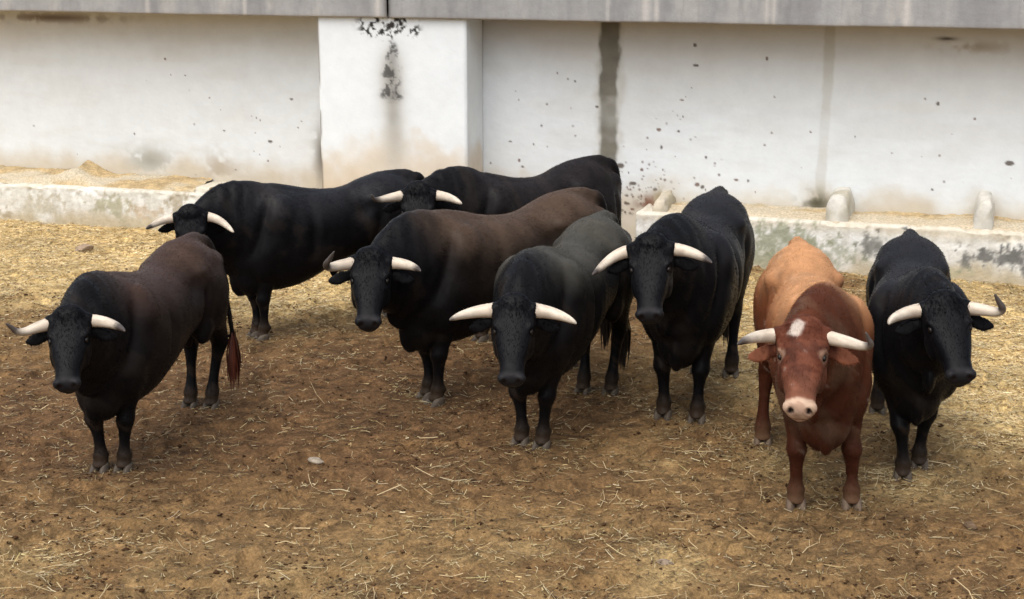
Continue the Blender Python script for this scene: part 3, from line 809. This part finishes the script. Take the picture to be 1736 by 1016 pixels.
def bull_shape(b):
    """all closed pieces of the animal in its own frame (withers about 1.4 high), to be fused into one skin"""
    parts = []
    add = lambda VT: parts.append(VT)
    S = crom(TRUNK, 4)
    S[:, 2] *= b.get('wide', 1.0)
    k = len(S)
    Cn = np.stack([S[:, 0], np.zeros(k), S[:, 1]], 1)
    Lv, Uv = np.tile([0, 1.0, 0], (k, 1)), np.tile([0, 0, 1.0], (k, 1))
    add(loft_rings(sections(Cn, Lv, Uv, S[:, 2], S[:, 3], S[:, 4], 36, np.interp(S[:, 0], [-1, -.6, -.3, 0, .4], [1.0, .98, .96, .92, .98]), 0.90)))
    # spine ridge over loin and croup, hook bones, tail head
    sp = crom([(-0.97, 0, 1.30, .040, .06), (-0.85, 0, 1.355, .050, .075), (-0.55, 0, 1.355, .09, .06), (-0.25, 0, 1.255, .10, .055), (.1, 0, 1.26, .10, .06), (.45, 0, 1.32, .10, .08), (.68, 0, 1.32, .09, .08)], 3)
    kk = len(sp)
    add(loft_rings(sections(sp[:, :3], np.tile([0, 1.0, 0], (kk, 1)), np.tile([0, 0, 1.0], (kk, 1)), sp[:, 3], sp[:, 4], sp[:, 4], 16)))
    f, l, u, h, hl = head_axes(b['hyaw'], b['hp'], b['hr'])
    O = np.array(b['poll'])
    hs = b['hs']
    H = lambda a, s, c: O + hs * (f * a + l * s + u * c)
    # neck
    P0, P3 = np.array([.42, 0, .985]), H(.10, 0, -.085)
    din = (h + np.array([1.0, 0, 0]))
    din /= np.linalg.norm(din)
    P1, P2 = P0 + np.array([.36, 0, .06]), P3 - din * .26
    t = np.linspace(0, 1, 22)[:, None]
    Cn = (1 - t) ** 3 * P0 + 3 * t * (1 - t) ** 2 * P1 + 3 * t * t * (1 - t) * P2 + t ** 3 * P3
    Tg = np.gradient(Cn, axis=0)
    Tg /= np.linalg.norm(Tg, axis=1)[:, None]
    z = np.array([0, 0, 1.0])
    Lv = np.cross(z, Tg)
    Lv /= np.linalg.norm(Lv, axis=1)[:, None]
    Uv = np.cross(Tg, Lv)
    tt = t[:, 0]
    w = np.interp(tt, [0, .3, .55, .8, 1], [.27, .245, .20, .155, .120])
    up = np.interp(tt, [0, .3, .5, .7, .88, 1], [.37, .415, .405, .345, .245, .165])
    dn = np.interp(tt, [0, .3, .6, .85, 1], [.42, .40, .32, .215, .14])
    add(loft_rings(sections(Cn, Lv, Uv, w, up, dn, 32, 1.08, 1.1)))
    # dewlap and brisket
    dl = Cn[9] - Uv[9] * .30
    add(ellipsoid(dl, (.20, .045, .14)))
    add(ellipsoid((.70, 0, .61), (.17, .165, .21)))
    add(ellipsoid((.79, 0, .57), (.10, .060, .17)))
    for s in (-1, 1):
        add(ellipsoid((.46, s * .185 * b.get('wide', 1.0), .95), (.23, .145 * b.get('wide', 1.0), .37)))
        add(ellipsoid((.60, s * .165, .76), (.16, .125 * b.get('wide', 1.0), .22)))
        add(ellipsoid((-.70, s * .165, .96), (.235, .140, .30)))
        add(ellipsoid((-.46, s * .165, 1.17), (.20, .105, .105)))
        add(ellipsoid((-.52, s * .185, .78), (.12, .080, .15)))
        add(ellipsoid((-.90, s * .11, 1.14), (.085, .075, .14)))
    # legs
    for i, (fx, fy) in enumerate(b['feet']):
        s = -1 if i in (0, 2) else 1
        if i < 2:
            prof = np.array(FLEG)
            sx, sy = .55, s * .165
            zt, zb = .80, .36
            bx = lambda zz: fx + (sx - fx) * smooth(zb, zt, zz) + .012 * math.exp(-((zz - .375) / .06) ** 2) + (.022 * smooth(.12, .03, zz))
        else:
            prof = np.array(HLEG)
            sx, sy = -.69, s * .165
            zt, zb = .98, .50
            def bx(zz):
                base = np.interp(zz, [.03, .12, .21, .33, .43, .50, .58, .69, .82, .98], [.03, 0, -.018, -.045, -.066, -.080, -.045, .03, .04, .03])
                tgt = np.interp(zz, [.5, .58, .69, .82, .98], [0, -.72 - fx + .745 - .74 + .74, 0, 0, 0]) * 0
                return fx + base + (sx - fx) * smooth(zb, zt, zz)
        by = lambda zz: fy + (sy - fy) * smooth(.10, zt, zz)
        pp = crom(prof, 3)
        Cn2 = np.array([(bx(q[0]), by(q[0]), q[0]) for q in pp])
        kk = len(pp)
        add(loft_rings(sections(Cn2, np.tile([0, 1.0, 0], (kk, 1)), np.tile([1.0, 0, 0], (kk, 1)), pp[:, 2], pp[:, 1], pp[:, 1] * 1.04, 20)[:, ::-1]))
        if i >= 2:                                        # point of the hock and the big tendon above it
            add(ellipsoid((bx(.52) - .055, by(.52), .535), (.032, .028, .05)))
        else:
            add(ellipsoid((bx(.12) - .045, by(.12), .105), (.022, .035, .025)))
    # sheath and testicles
    add(ellipsoid((-.16, 0, .60), (.15, .05, .075)))
    add(ellipsoid((-.10, 0, .545), (.04, .032, .06)))
    for s in (-1, 1):
        add(ellipsoid((-.58, s * .035, .66), (.045, .040, .095)))
    # tail
    tl = b.get('tail', (0.0, 0.0))
    tp = crom([(-.86, 0, 1.30, .05), (-.95, 0, 1.345, .052), (-1.015, tl[0] * .2, 1.29, .042), (-1.045, tl[0] * .5, 1.12, .033), (-1.05, tl[0] * .8, .90, .027), (-1.05, tl[0], .68, .024), (-1.05, tl[0] + tl[1], .50, .022)], 4)
    Tg = np.gradient(tp[:, :3], axis=0)
    Tg /= np.linalg.norm(Tg, axis=1)[:, None]
    Lv = np.tile([0, 1.0, 0], (len(tp), 1))
    Uv = np.cross(Tg, Lv)
    add(loft_rings(sections(tp[:, :3], Lv, Uv, tp[:, 3], tp[:, 3], tp[:, 3], 12)))
    # head
    hd = np.array([(-.075, .065, .02, .05), (-.055, .110, .050, .11), (.0, .136, .070, .155), (.08, .140, .080, .175), (.16, .134, .078, .190), (.23, .115, .074, .180), (.31, .099, .068, .145), (.39, .080, .060, .112), (.45, .080, .054, .095), (.495, .075, .040, .085), (.525, .058, .016, .058)])
    hq = crom(hd, 3)
    kk = len(hq)
    Cn = np.array([H(q[0], 0, 0) for q in hq])
    add(loft_rings(sections(Cn, np.tile(l, (kk, 1)), np.tile(u, (kk, 1)), hq[:, 1] * hs, hq[:, 2] * hs, hq[:, 3] * hs, 28, 0.80, 0.9)[:, ::-1]))
    M = np.stack([f, l, u])
    for s in (-1, 1):
        add(ellipsoid(H(.138, s * .108, .046), np.array((.042, .026, .026)) * hs, M))          # brow
        add(ellipsoid(H(.19, s * .085, -.085), np.array((.12, .048, .085)) * hs, M))            # cheek
        add(ellipsoid(H(.492, s * .056, .020), np.array((.034, .036, .034)) * hs, M))           # nostril wing
        add(ellipsoid(H(.005, s * .115, .012), np.array((.052, .055, .050)) * hs, M))            # horn bed
        # ear: a flattened leaf standing out below the horn
        e = crom([(.055, s * .105, -.055, .030, .022), (.060, s * .160, -.062, .040, .018), (.072, s * .210, -.070, .050, .015), (.080, s * .258, -.078, .040, .013), (.086, s * .296, -.084, .014, .009)], 3)
        ec = np.array([H(q[0], q[1], q[2]) for q in e])
        fa = f * .80 - u * .60
        ua = np.cross(l * s, fa)
        ke = len(e)
        rings = sections(ec, np.tile(fa, (ke, 1)), np.tile(ua, (ke, 1)), e[:, 3] * hs, e[:, 4] * hs, e[:, 4] * hs, 16)
        add(loft_rings(rings))
    add(ellipsoid(H(.475, 0, -.012), np.array((.052, .085, .064)) * hs, M))                    # muzzle
    add(ellipsoid(H(.455, 0, -.072), np.array((.060, .052, .030)) * hs, M))                    # chin
    add(ellipsoid(H(-.02, 0, .050), np.array((.085, .105, .050)) * hs, M))                     # poll tuft
    return parts, (O, f, l, u, h, hl, hs, H)


def fuse(parts, voxel):
    off, Vs, Ts = 0, [], []
    for V, T in parts:
        Vs.append(V)
        Ts.append(T + off)
        off += len(V)
    V, T = np.concatenate(Vs), np.concatenate(Ts)
    o = mesh_np('tmp', V, T)
    # make every closed piece face outwards
    import bmesh
    bm = bmesh.new()
    bm.from_mesh(o.data)
    bmesh.ops.recalc_face_normals(bm, faces=bm.faces)
    bm.to_mesh(o.data)
    bm.free()
    md = o.modifiers.new('r', 'REMESH')
    md.mode = 'VOXEL'
    md.voxel_size = voxel
    dg = bpy.context.evaluated_depsgraph_get()
    ev = o.evaluated_get(dg)
    me = bpy.data.meshes.new_from_object(ev)
    bpy.data.objects.remove(o, do_unlink=True)
    return me


def get_co(me):
    a = np.empty(len(me.vertices) * 3, np.float32)
    me.vertices.foreach_get('co', a)
    return a.reshape(-1, 3).astype(float)


def taubin(me, V, it, lam=0.5, mu=-0.52, weight=None):
    e = np.empty(len(me.edges) * 2, np.int32)
    me.edges.foreach_get('vertices', e)
    e = e.reshape(-1, 2)
    n = len(V)
    deg = np.bincount(e.ravel(), minlength=n).astype(float).clip(1)
    for i in range(it):
        for k in ((lam, mu) if mu else (lam,)):
            A = np.stack([np.bincount(e[:, 0], V[e[:, 1], c], n) + np.bincount(e[:, 1], V[e[:, 0], c], n) for c in range(3)], 1) / deg[:, None]
            dlt = (A - V) * k
            V = V + (dlt if weight is None else dlt * weight[:, None])
    return V


def coat_mat(name, sheen, rough, spec, tintc):
    m = tone_mat(name, rough=rough, spec=spec, nscale=9, namp=0.22, bump=0.22, bscale=38, bdist=0.010, sheen=sheen)
    b = m.node_tree.nodes['Principled BSDF']
    b.inputs['Sheen Tint'].default_value = (*tintc, 1)
    return m


MAT_COAT = coat_mat('black_coat', 0.01, 0.42, 0.085, (0.7, 0.75, 0.85))
MAT_COAT_RED = coat_mat('red_coat', 0.02, 0.60, 0.07, (1.0, 0.72, 0.5))
MAT_HORN = tone_mat('horn', rough=0.42, spec=0.45, nscale=20, namp=0.14, bump=0.25, bscale=40, bdist=0.004)
MAT_HOOF = tone_mat('hoof', rough=0.7, spec=0.3, nscale=30, namp=0.3, bump=0.4, bscale=50, bdist=0.005)
MAT_HAIR = tone_mat('tail_hair', rough=0.6, spec=0.3, nscale=30, namp=0.2, bump=0.1)
MAT_EYE, _n, _l, _b = bsdf_mat('eye', 0.22, 0.25)
_b.inputs['Base Color'].default_value = (0.012, 0.008, 0.006, 1)


def coat_colour(b, V, ctx):
    """hair colour of every point of the skin, with some sheen and shade painted in"""
    O, f, l, u, h, hl, hs, H = ctx
    x, y, z = V.T
    st = b['coat']
    q = (V - O) / hs
    ha, hb, hc = q @ f, q @ l, q @ u
    head = smooth(-.16, .02, ha + 0.4 * hc) * smooth(.42, .30, np.hypot(hb, hc))
    nz = fbm(x * 3 + 7, z * 3 + y * 2, 4, 401)
    nf = fbm(x * 16 + y * 9, z * 16 + y * 13, 3, 405)
    legs = smooth(.55, .35, z)
    C = np.tile(st['base'], (len(V), 1)).astype(float)
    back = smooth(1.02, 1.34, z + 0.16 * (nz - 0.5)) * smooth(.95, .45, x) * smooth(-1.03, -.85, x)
    flank = smooth(.62, 1.25, z + 0.35 * (nz - 0.5)) * smooth(.85, .35, x) * smooth(-1.02, -.70, x)
    C = lay(C, flank * st.get('flank_amt', 0), st.get('flank', st['base']))
    C = lay(C, back * st.get('back_amt', 0), st.get('back', st['base']))  # brown and tan backs are hair; on black and grey-backed bulls painted sheen
    if st.get('red'):
        low = smooth(1.12, .72, z + .2 * (nz - .5))
        C = lay(C, low * .92, [0.044, 0.0125, 0.006])  # maroon lower body, deepened by shade painted into the coat
        fore = smooth(.42, .82, x + .25 * (nz - .5) + .12 * (1.2 - z))
        C = lay(C, fore * (1 - head) * .8, [0.052, 0.016, 0.008])
        C = lay(C, head * .9 * smooth(.26, .20, np.hypot(hb, hc)), [0.078, 0.024, 0.013])
        C = lay(C, head * smooth(.03, -.06, hc) * .6, [0.065, 0.020, 0.011])
        star = np.exp(-((ha - .022) / .048) ** 2 - ((hb + .035 + .3 * ha) / .042) ** 2) * (hc > 0)
        C = lay(C, head * smooth(.50, .66, nf) * .35, [0.17, 0.060, 0.034])
        C = lay(C, head * smooth(.48, .60, fbm(ha * 14 + 3, hb * 14 + hc * 9, 3, 463)) * smooth(.42, .3, ha) * .5, [0.040, 0.014, 0.009])
        C = lay(C, smooth(.25, .75, star + 1.1 * (nf - .5)) * .85, [0.58, 0.50, 0.42])
        for s in (-1, 1):
            e = np.sqrt(((ha - .168) / .042) ** 2 + ((hb - s * .118) / .050) ** 2 + ((hc - .035) / .045) ** 2)
            C = lay(C, smooth(1.1, .75, e) * .6 * (.5 + nf), [0.30, 0.19, 0.13])
            C = lay(C, smooth(.17, .20, np.abs(hb)) * smooth(.13, .09, np.abs(ha - .07)) * smooth(.06, .04, np.abs(hc + .07)) * 0.5, [0.26, 0.095, 0.05])
        snout = smooth(.25, .42, ha) * head
        C = lay(C, snout * .40, [0.20, 0.085, 0.05])
        nose = smooth(.452, .482, ha + .06 * (nf - .5)) * head
        C = lay(C, nose * .92, [0.44, 0.31, 0.22])
        C = lay(C, nose * smooth(.50, .62, fbm(ha * 30, hb * 30 + hc * 22, 3, 465)) * .45, [0.22, 0.12, 0.08])
        C = lay(C, np.exp(-((hc + .045 + .25 * (ha - .50)) / .008) ** 2) * nose * .7, [0.06, 0.028, 0.02])
        C = lay(C, nose * smooth(.5, .65, nz) * .5, [0.30, 0.16, 0.10])
        C = lay(C, legs * .6, [0.045, 0.0135, 0.0068])
    else:
        C = lay(C, head * .8, np.array([0.0032, 0.0032, 0.0040]))
        nose = smooth(.445, .48, ha) * head * smooth(-.09, -.04, hc)
        C = lay(C, nose * .8, [0.015, 0.014, 0.015])
        C = lay(C, head * smooth(.40, .44, ha) * smooth(.445, .42, ha) * .0, [0.1, 0.1, 0.1])
    for s in (-1, 1):                                     # nostrils
        e = np.sqrt(((ha - .518) / .020) ** 2 + ((hb - s * .046) / .017) ** 2 + ((hc - .022) / .022) ** 2)
        C = lay(C, smooth(1.2, .7, e), [0.012, 0.008, 0.008])
    dirt = smooth(.22, .04, z + .10 * (nf - .5))
    C = lay(C, dirt * (.5 if st.get('red') else .22), [0.14, 0.085, 0.045])
    C = lay(C, legs * smooth(.55, .70, nf) * .12, [0.12, 0.075, 0.045])
    # dried dung and dust
    dust = smooth(.56, .72, fbm(x * 5 + b['seed'] * 3.1, z * 5 + y * 4, 4, 411)) * smooth(.35, .6, z) * (1 - head)
    C = lay(C, dust * (.05 if not st.get('red') else .25), [0.16, 0.115, 0.075])
    C *= (0.80 + 0.40 * nf)[:, None]
    return C


def horn_curve(ctx, s, tip, mid):
    O, f, l, u, h, hl, hs, H = ctx
    z = np.array([0, 0, 1.0])
    P0 = H(.005, s * .105, .006)
    P = lambda q: O + hs * (h * q[0] + hl * q[1] + z * q[2])
    P3 = P(tip)
    d = H(.005, s * .30, .0) - P0
    if mid is None:
        P1 = P0 + d * .75
        P2 = P3 - hs * (h * .13 + hl * s * .035 + z * .005)
        t = np.linspace(0, 1, 26)[:, None]
        C = (1 - t) ** 3 * P0 + 3 * t * (1 - t) ** 2 * P1 + 3 * t * t * (1 - t) * P2 + t ** 3 * P3
    else:
        m_ = P(mid)
        C = crom([P0, P0 + (m_ - P0) * .45 + d * .05, P0 + (m_ - P0) * .80 + d * .03, m_ + (P3 - m_) * .22, m_ + (P3 - m_) * .6, P3], 6)
    return C


def make_horn(root, ctx, s, b, k):
    C = horn_curve(ctx, s, b['tips'][k], b['mids'][k]) * b['s']
    n = len(C)
    Tg = np.gradient(C, axis=0)
    Tg /= np.linalg.norm(Tg, axis=1)[:, None]
    ref = np.array([0, 0, 1.0])
    Lv = np.cross(ref, Tg)
    Lv /= np.linalg.norm(Lv, axis=1)[:, None].clip(1e-6)
    Uv = np.cross(Tg, Lv)
    seg = np.concatenate([[0], np.cumsum(np.linalg.norm(np.diff(C, axis=0), axis=1))])
    t = seg / seg[-1]
    r = b['s'] * b['hs'] * (b.get('thick', 0.0445) * (1 - .70 * t) * np.sqrt(np.clip(1 - t ** b.get('blunt', 5), 0, 1)) + 0.0015) * (1 + .05 * np.exp(-(t / .1) ** 2))
    r = r * (1 + 0.030 * np.sin(t * 85 + b['seed']) * smooth(.38, .05, t))
    V, T = loft_rings(sections(C, Lv, Uv, r * .98, r, r, 16))
    a, bb = b.get('dark', ((.72, .9), (.72, .9)))[k]
    tv = np.concatenate([np.repeat(t, 16), [0, 1]])
    nz = fbm(V[:, 0] * 40, V[:, 2] * 40 + V[:, 1] * 30, 3, 421)
    tv2 = tv + .10 * (nz - .5)
    col = np.tile([0.58, 0.48, 0.37], (len(V), 1))
    col = lay(col, smooth(.20, .03, tv2) * .6, [0.40, 0.33, 0.25])
    col = lay(col, smooth(.2, .5, tv2) * .6, [0.66, 0.58, 0.46])
    ang = np.concatenate([np.tile(np.arange(16), n), [0, 0]]) * .7
    col = lay(col, smooth(.50, .68, fbm(ang * 1.3 + b['seed'] * 5 + k * 3, tv * 4, 3, 425)) * .55, [0.36, 0.29, 0.22])
    col = lay(col, smooth(a - .22, bb, tv2) * .6, [0.22, 0.18, 0.14])
    col = lay(col, smooth(a, bb, tv2), [0.055, 0.042, 0.034])
    col = lay(col, smooth(.07, .0, tv) * .8, [0.10, 0.08, 0.065])
    return mesh_np('horn', V, T, MAT_HORN, root, col=col)


def make_hoof(root, fx, fy, s, tone):
    """two claws of one cloven foot"""
    Vs, Fs, off = [], [], 0
    for c in (-1, 1):
        prof = [(0.000, -.040, .100, .030), (.012, -.042, .098, .030), (.030, -.040, .082, .029), (.050, -.036, .064, .027), (.066, -.030, .045, .023), (.072, -.015, .025, .012)]
        rings = []
        for z_, x0, x1, w in prof:
            t = np.linspace(0, 2 * math.pi, 14, endpoint=False)
            cx_, rx = (x0 + x1) / 2, (x1 - x0) / 2
            xx = cx_ + rx * np.sign(np.cos(t)) * np.abs(np.cos(t)) ** .8
            taper = 1 - .30 * smooth(.3, 1.0, (xx - cx_) / rx)
            yy = c * .032 + w * np.sin(t) * taper + c * .010 * (xx - cx_) / .07
            rings.append(np.stack([xx + fx, yy + fy, np.full(14, z_)], 1))
        V, T = loft_rings(np.array(rings))
        Vs.append(V)
        Fs.append(T + off)
        off += len(V)
    V = np.concatenate(Vs) * s
    nz = fbm(V[:, 0] * 30, V[:, 2] * 60 + V[:, 1] * 30, 3, 431)
    col = np.array(tone)[None] * (.7 + .6 * nz)[:, None]
    V[:, 2] -= .004
    return mesh_np('hoof', V, np.concatenate(Fs), MAT_HOOF, root, col=col)


def make_tuft(root, b, colr):
    """switch of long hair at the end of the tail"""
    s = b['s']
    tl = b.get('tail', (0, 0))
    rr = np.random.default_rng(b['seed'])
    Vs, Fs, Cs, off = [], [], [], 0
    top = np.array([-1.05, tl[0] + tl[1], .54])
    for i in range(170):
        a, q = rr.uniform(0, 6.28), rr.random() ** .5
        L = rr.uniform(.20, .36)
        p = top + np.array([math.cos(a) * .018 * q, math.sin(a) * .018 * q, rr.uniform(-.10, .05)])
        sp = rr.uniform(.01, .055)
        k = 5
        pts = np.array([p + np.array([math.cos(a) * sp * math.sin(t * 2.4) * q, math.sin(a) * sp * math.sin(t * 2.4) * q, -L * t]) for t in np.linspace(0, 1, k)])
        w = .0065 * np.array([.7, 1, 1, .8, .2])
        sd_ = np.array([-math.sin(a + .5), math.cos(a + .5), 0])
        V = np.concatenate([pts - sd_ * w[:, None], pts + sd_ * w[:, None]]) * s
        F = np.array([[j, j + 1, k + j + 1, k + j] for j in range(k - 1)]) + off
        Vs.append(V)
        Fs.append(F)
        Cs.append(np.tile(np.array(colr) * rr.uniform(.6, 1.3), (2 * k, 1)))
        off += 2 * k
    return mesh_np('tail_tuft', np.concatenate(Vs), np.concatenate(Fs), MAT_HAIR, root, col=np.concatenate(Cs))


MAT_FUR = tone_mat('short_hair', rough=0.9, spec=0.0, nscale=20, namp=0.2, bump=0.0)


def make_fur(root, b, V, nr, col, ctx, count):
    """the short coat: fine hairs lying along the flow of the hide"""
    O, f, l, u, h, hl, hs, H = ctx
    rr = np.random.default_rng(b['seed'] + 50)
    s = b['s']
    idx = rr.integers(0, len(V), count)
    P, N, C = V[idx], nr[idx], col[idx]
    q = (P / s - O) / hs
    hw = smooth(-.12, .06, q @ f) * smooth(.34, .26, np.linalg.norm(q - np.outer(q @ f, f), axis=1))
    ok = (P[:, 2] > .10 * s) & ~((hw > .5) & (q @ f > .40))
    P, N, C, hw, q = P[ok], N[ok], C[ok], hw[ok], q[ok]
    n = len(P)
    lg = smooth(.75, .5, P[:, 2] / s)[:, None]
    d = np.array([-1.0, 0, -.55]) * (1 - lg) + np.array([-.1, 0, -1.0]) * lg
    d = d * (1 - hw[:, None]) + f * hw[:, None] + rr.normal(0, .28, (n, 3))
    d -= N * np.sum(d * N, 1)[:, None]
    d /= np.linalg.norm(d, axis=1)[:, None].clip(1e-6)
    poll = np.exp(-((q @ f + .01) / .07) ** 2 - ((q @ l) / .11) ** 2) * hw * (.35 if b['coat'].get('red') else 1)
    L = (rr.uniform(.014, .030, n) * (1 + 1.2 * poll))[:, None] * s
    sd_ = np.cross(N, d)
    w = (rr.uniform(.0012, .0024, n))[:, None]
    tip = P + d * L + N * L * (rr.uniform(.10, .38, n) + .5 * poll)[:, None]
    T = np.stack([P - sd_ * w - N * .003, P + sd_ * w - N * .003, tip], 1).reshape(-1, 3)
    F = np.arange(3 * n).reshape(-1, 3)
    o = mesh_np('coat_hair', T, F, MAT_FUR, root, smooth_sh=False, col=np.repeat(C * rr.uniform(.6, 1.45, (n, 1)), 3, axis=0))
    o['kind'] = 'stuff'
    return o


def make_eye(root, ctx, s, b):
    O, f, l, u, h, hl, hs, H = ctx
    V, T = ellipsoid(np.zeros(3), np.array((.021, .014, .016)) * hs * b['s'], np.stack([f, l, u]), 10)
    V = V + H(.170, s * .114, .030) * b['s']
    return mesh_np('eye', V, T, MAT_EYE, root)


def make_bull(b):
    root = empty('bull', (b['root'][0], b['root'][1], 0.0), R(b['yaw']))
    tag(root, b['label'], 'bull', 'bulls standing in the corral')
    parts, ctx = bull_shape(b)
    me = fuse(parts, 0.0108)
    V = get_co(me)
    V = taubin(me, V, 2, 0.5, 0)
    O, f, l, u, h, hl, hs, H = ctx
    q = (V - O) / hs
    ha, hb, hc = q @ f, q @ l, q @ u
    headw = smooth(-.2, 0, ha) * smooth(.4, .3, np.hypot(hb, hc))
    body = (1 - headw) * smooth(.45, .62, V[:, 2])
    V = taubin(me, V, 13, 0.55, 0, weight=np.clip(body, 0.03, 1))
    V = taubin(me, V, 6, 0.5, -0.52)
    me.vertices.foreach_set('co', V.astype(np.float32).ravel())
    me.update()
    nr = np.empty(len(V) * 3, np.float32)
    me.vertex_normals.foreach_get('vector', nr)
    nr = nr.reshape(-1, 3)
    x, y, z = V.T
    sd_ = b['seed'] * 3.7
    dsp = 0.016 * (fbm(x * 3.2 + sd_, z * 3.2 + y * 2, 3, 441) - .5) * body + 0.005 * (fbm(x * 11 + sd_, z * 9 + y * 7, 3, 445) - .5)
    ya = np.abs(y)
    G = lambda cx_, cz_, rx_, rz_: np.exp(-((x - cx_) / rx_) ** 2 - ((z - cz_) / rz_) ** 2) * smooth(.08, .16, ya)
    nb = 1 - headw
    dsp -= .046 * G(-.30, 1.13, .12, .11) * nb                     # hollow of the flank
    dsp -= .034 * G(.20, .92, .055, .26) * nb                      # behind the shoulder
    dsp -= .030 * np.exp(-((x - .70 + .35 * (z - .95)) / .045) ** 2) * smooth(.72, .9, z) * smooth(1.32, 1.15, z) * smooth(.06, .14, ya) * nb     # neck meets shoulder
    dsp += .024 * G(.50, 1.16, .10, .14) * nb + .022 * G(.62, .84, .09, .10) * nb
    dsp -= .032 * np.exp(-((x + .445 + .10 * (z - .9)) / .045) ** 2) * smooth(.62, .75, z) * smooth(1.18, 1.02, z) * smooth(.1, .16, ya)          # in front of the thigh
    dsp -= .020 * np.exp(-((x + .84 - .12 * (z - .9)) / .035) ** 2) * smooth(.65, .8, z) * smooth(1.2, 1.05, z) * smooth(.08, .14, ya)
    dsp += .016 * np.exp(-((x + .43) / .07) ** 2 - ((z - 1.225) / .05) ** 2) * smooth(.1, .18, ya)   # hip bone
    dsp += .020 * np.exp(-((x + .90) / .05) ** 2 - ((z - 1.21) / .05) ** 2) * smooth(.04, .10, ya)
    dsp -= .016 * np.exp(-((x + .66) / .10) ** 2 - ((z - 1.20) / .06) ** 2) * smooth(.1, .18, ya)
    # folds of hide on the neck
    nk = smooth(.62, .80, x) * smooth(1.25, 1.05, x) * (1 - headw)
    dsp += 0.0035 * nk * np.sin(x * 42 + 5 * fbm(x * 4, z * 4, 3, 449) + z * 6) * smooth(.5, .8, z)
    # ribs, barely
    dsp += 0.0012 * smooth(-.35, -.15, x) * smooth(.35, .15, x) * np.sin(x * 55 + z * 7) * smooth(1.2, 1.0, z) * smooth(.55, .75, z)
    # curls on the poll
    dsp += 0.012 * (fbm(ha * 45 + sd_, hb * 45, 2, 453) - .4) * np.exp(-((ha + .01) / .07) ** 2 - (hb / .10) ** 2) * (hc > -.02)
    for s in (-1, 1):
        e = np.sqrt(((ha - .518) / .022) ** 2 + ((hb - s * .046) / .018) ** 2 + ((hc - .022) / .024) ** 2)
        dsp -= .016 * smooth(1.3, .3, e)
        eo = np.sqrt(((ha - .175) / .045) ** 2 + ((hb - s * .125) / .04) ** 2 + ((hc - .025) / .035) ** 2)
        dsp -= .012 * smooth(1.3, .4, eo)
        ear = np.exp(-(((ha - .075) / .035) ** 2 + ((hb - s * .235) / .06) ** 2)) * ((nr @ (u * .8 - f * .5)) > 0)
        dsp -= .007 * ear
    mouth = np.exp(-((hc + .045 + .25 * (ha - .50)) / .009) ** 2) * smooth(.36, .42, ha) * (np.hypot(hb, hc) < .16)
    dsp -= .010 * mouth
    V = V + nr * dsp[:, None]
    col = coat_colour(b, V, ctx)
    V = V * b['s']
    me.vertices.foreach_set('co', V.astype(np.float32).ravel())
    me.polygons.foreach_set('use_smooth', np.ones(len(me.polygons), bool))
    me.update()
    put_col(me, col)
    me.materials.clear()
    me.materials.append(MAT_COAT_RED if b['coat'].get('red') else MAT_COAT)
    me.name = 'body'
    link(bpy.data.objects.new('body', me), root)
    make_fur(root, b, V, nr, col, ctx, 36000)
    for k, s in ((0, -1), (1, 1)):
        make_horn(root, ctx, s, b, k)
        make_eye(root, ctx, s, b)
    for fx, fy in b['feet']:
        make_hoof(root, fx, fy, b['s'], b.get('hoof', (0.085, 0.066, 0.048)))
    make_tuft(root, b, b.get('tuft', (0.022, 0.014, 0.010)))
    return root


for b in BULLS:
    make_bull(b)
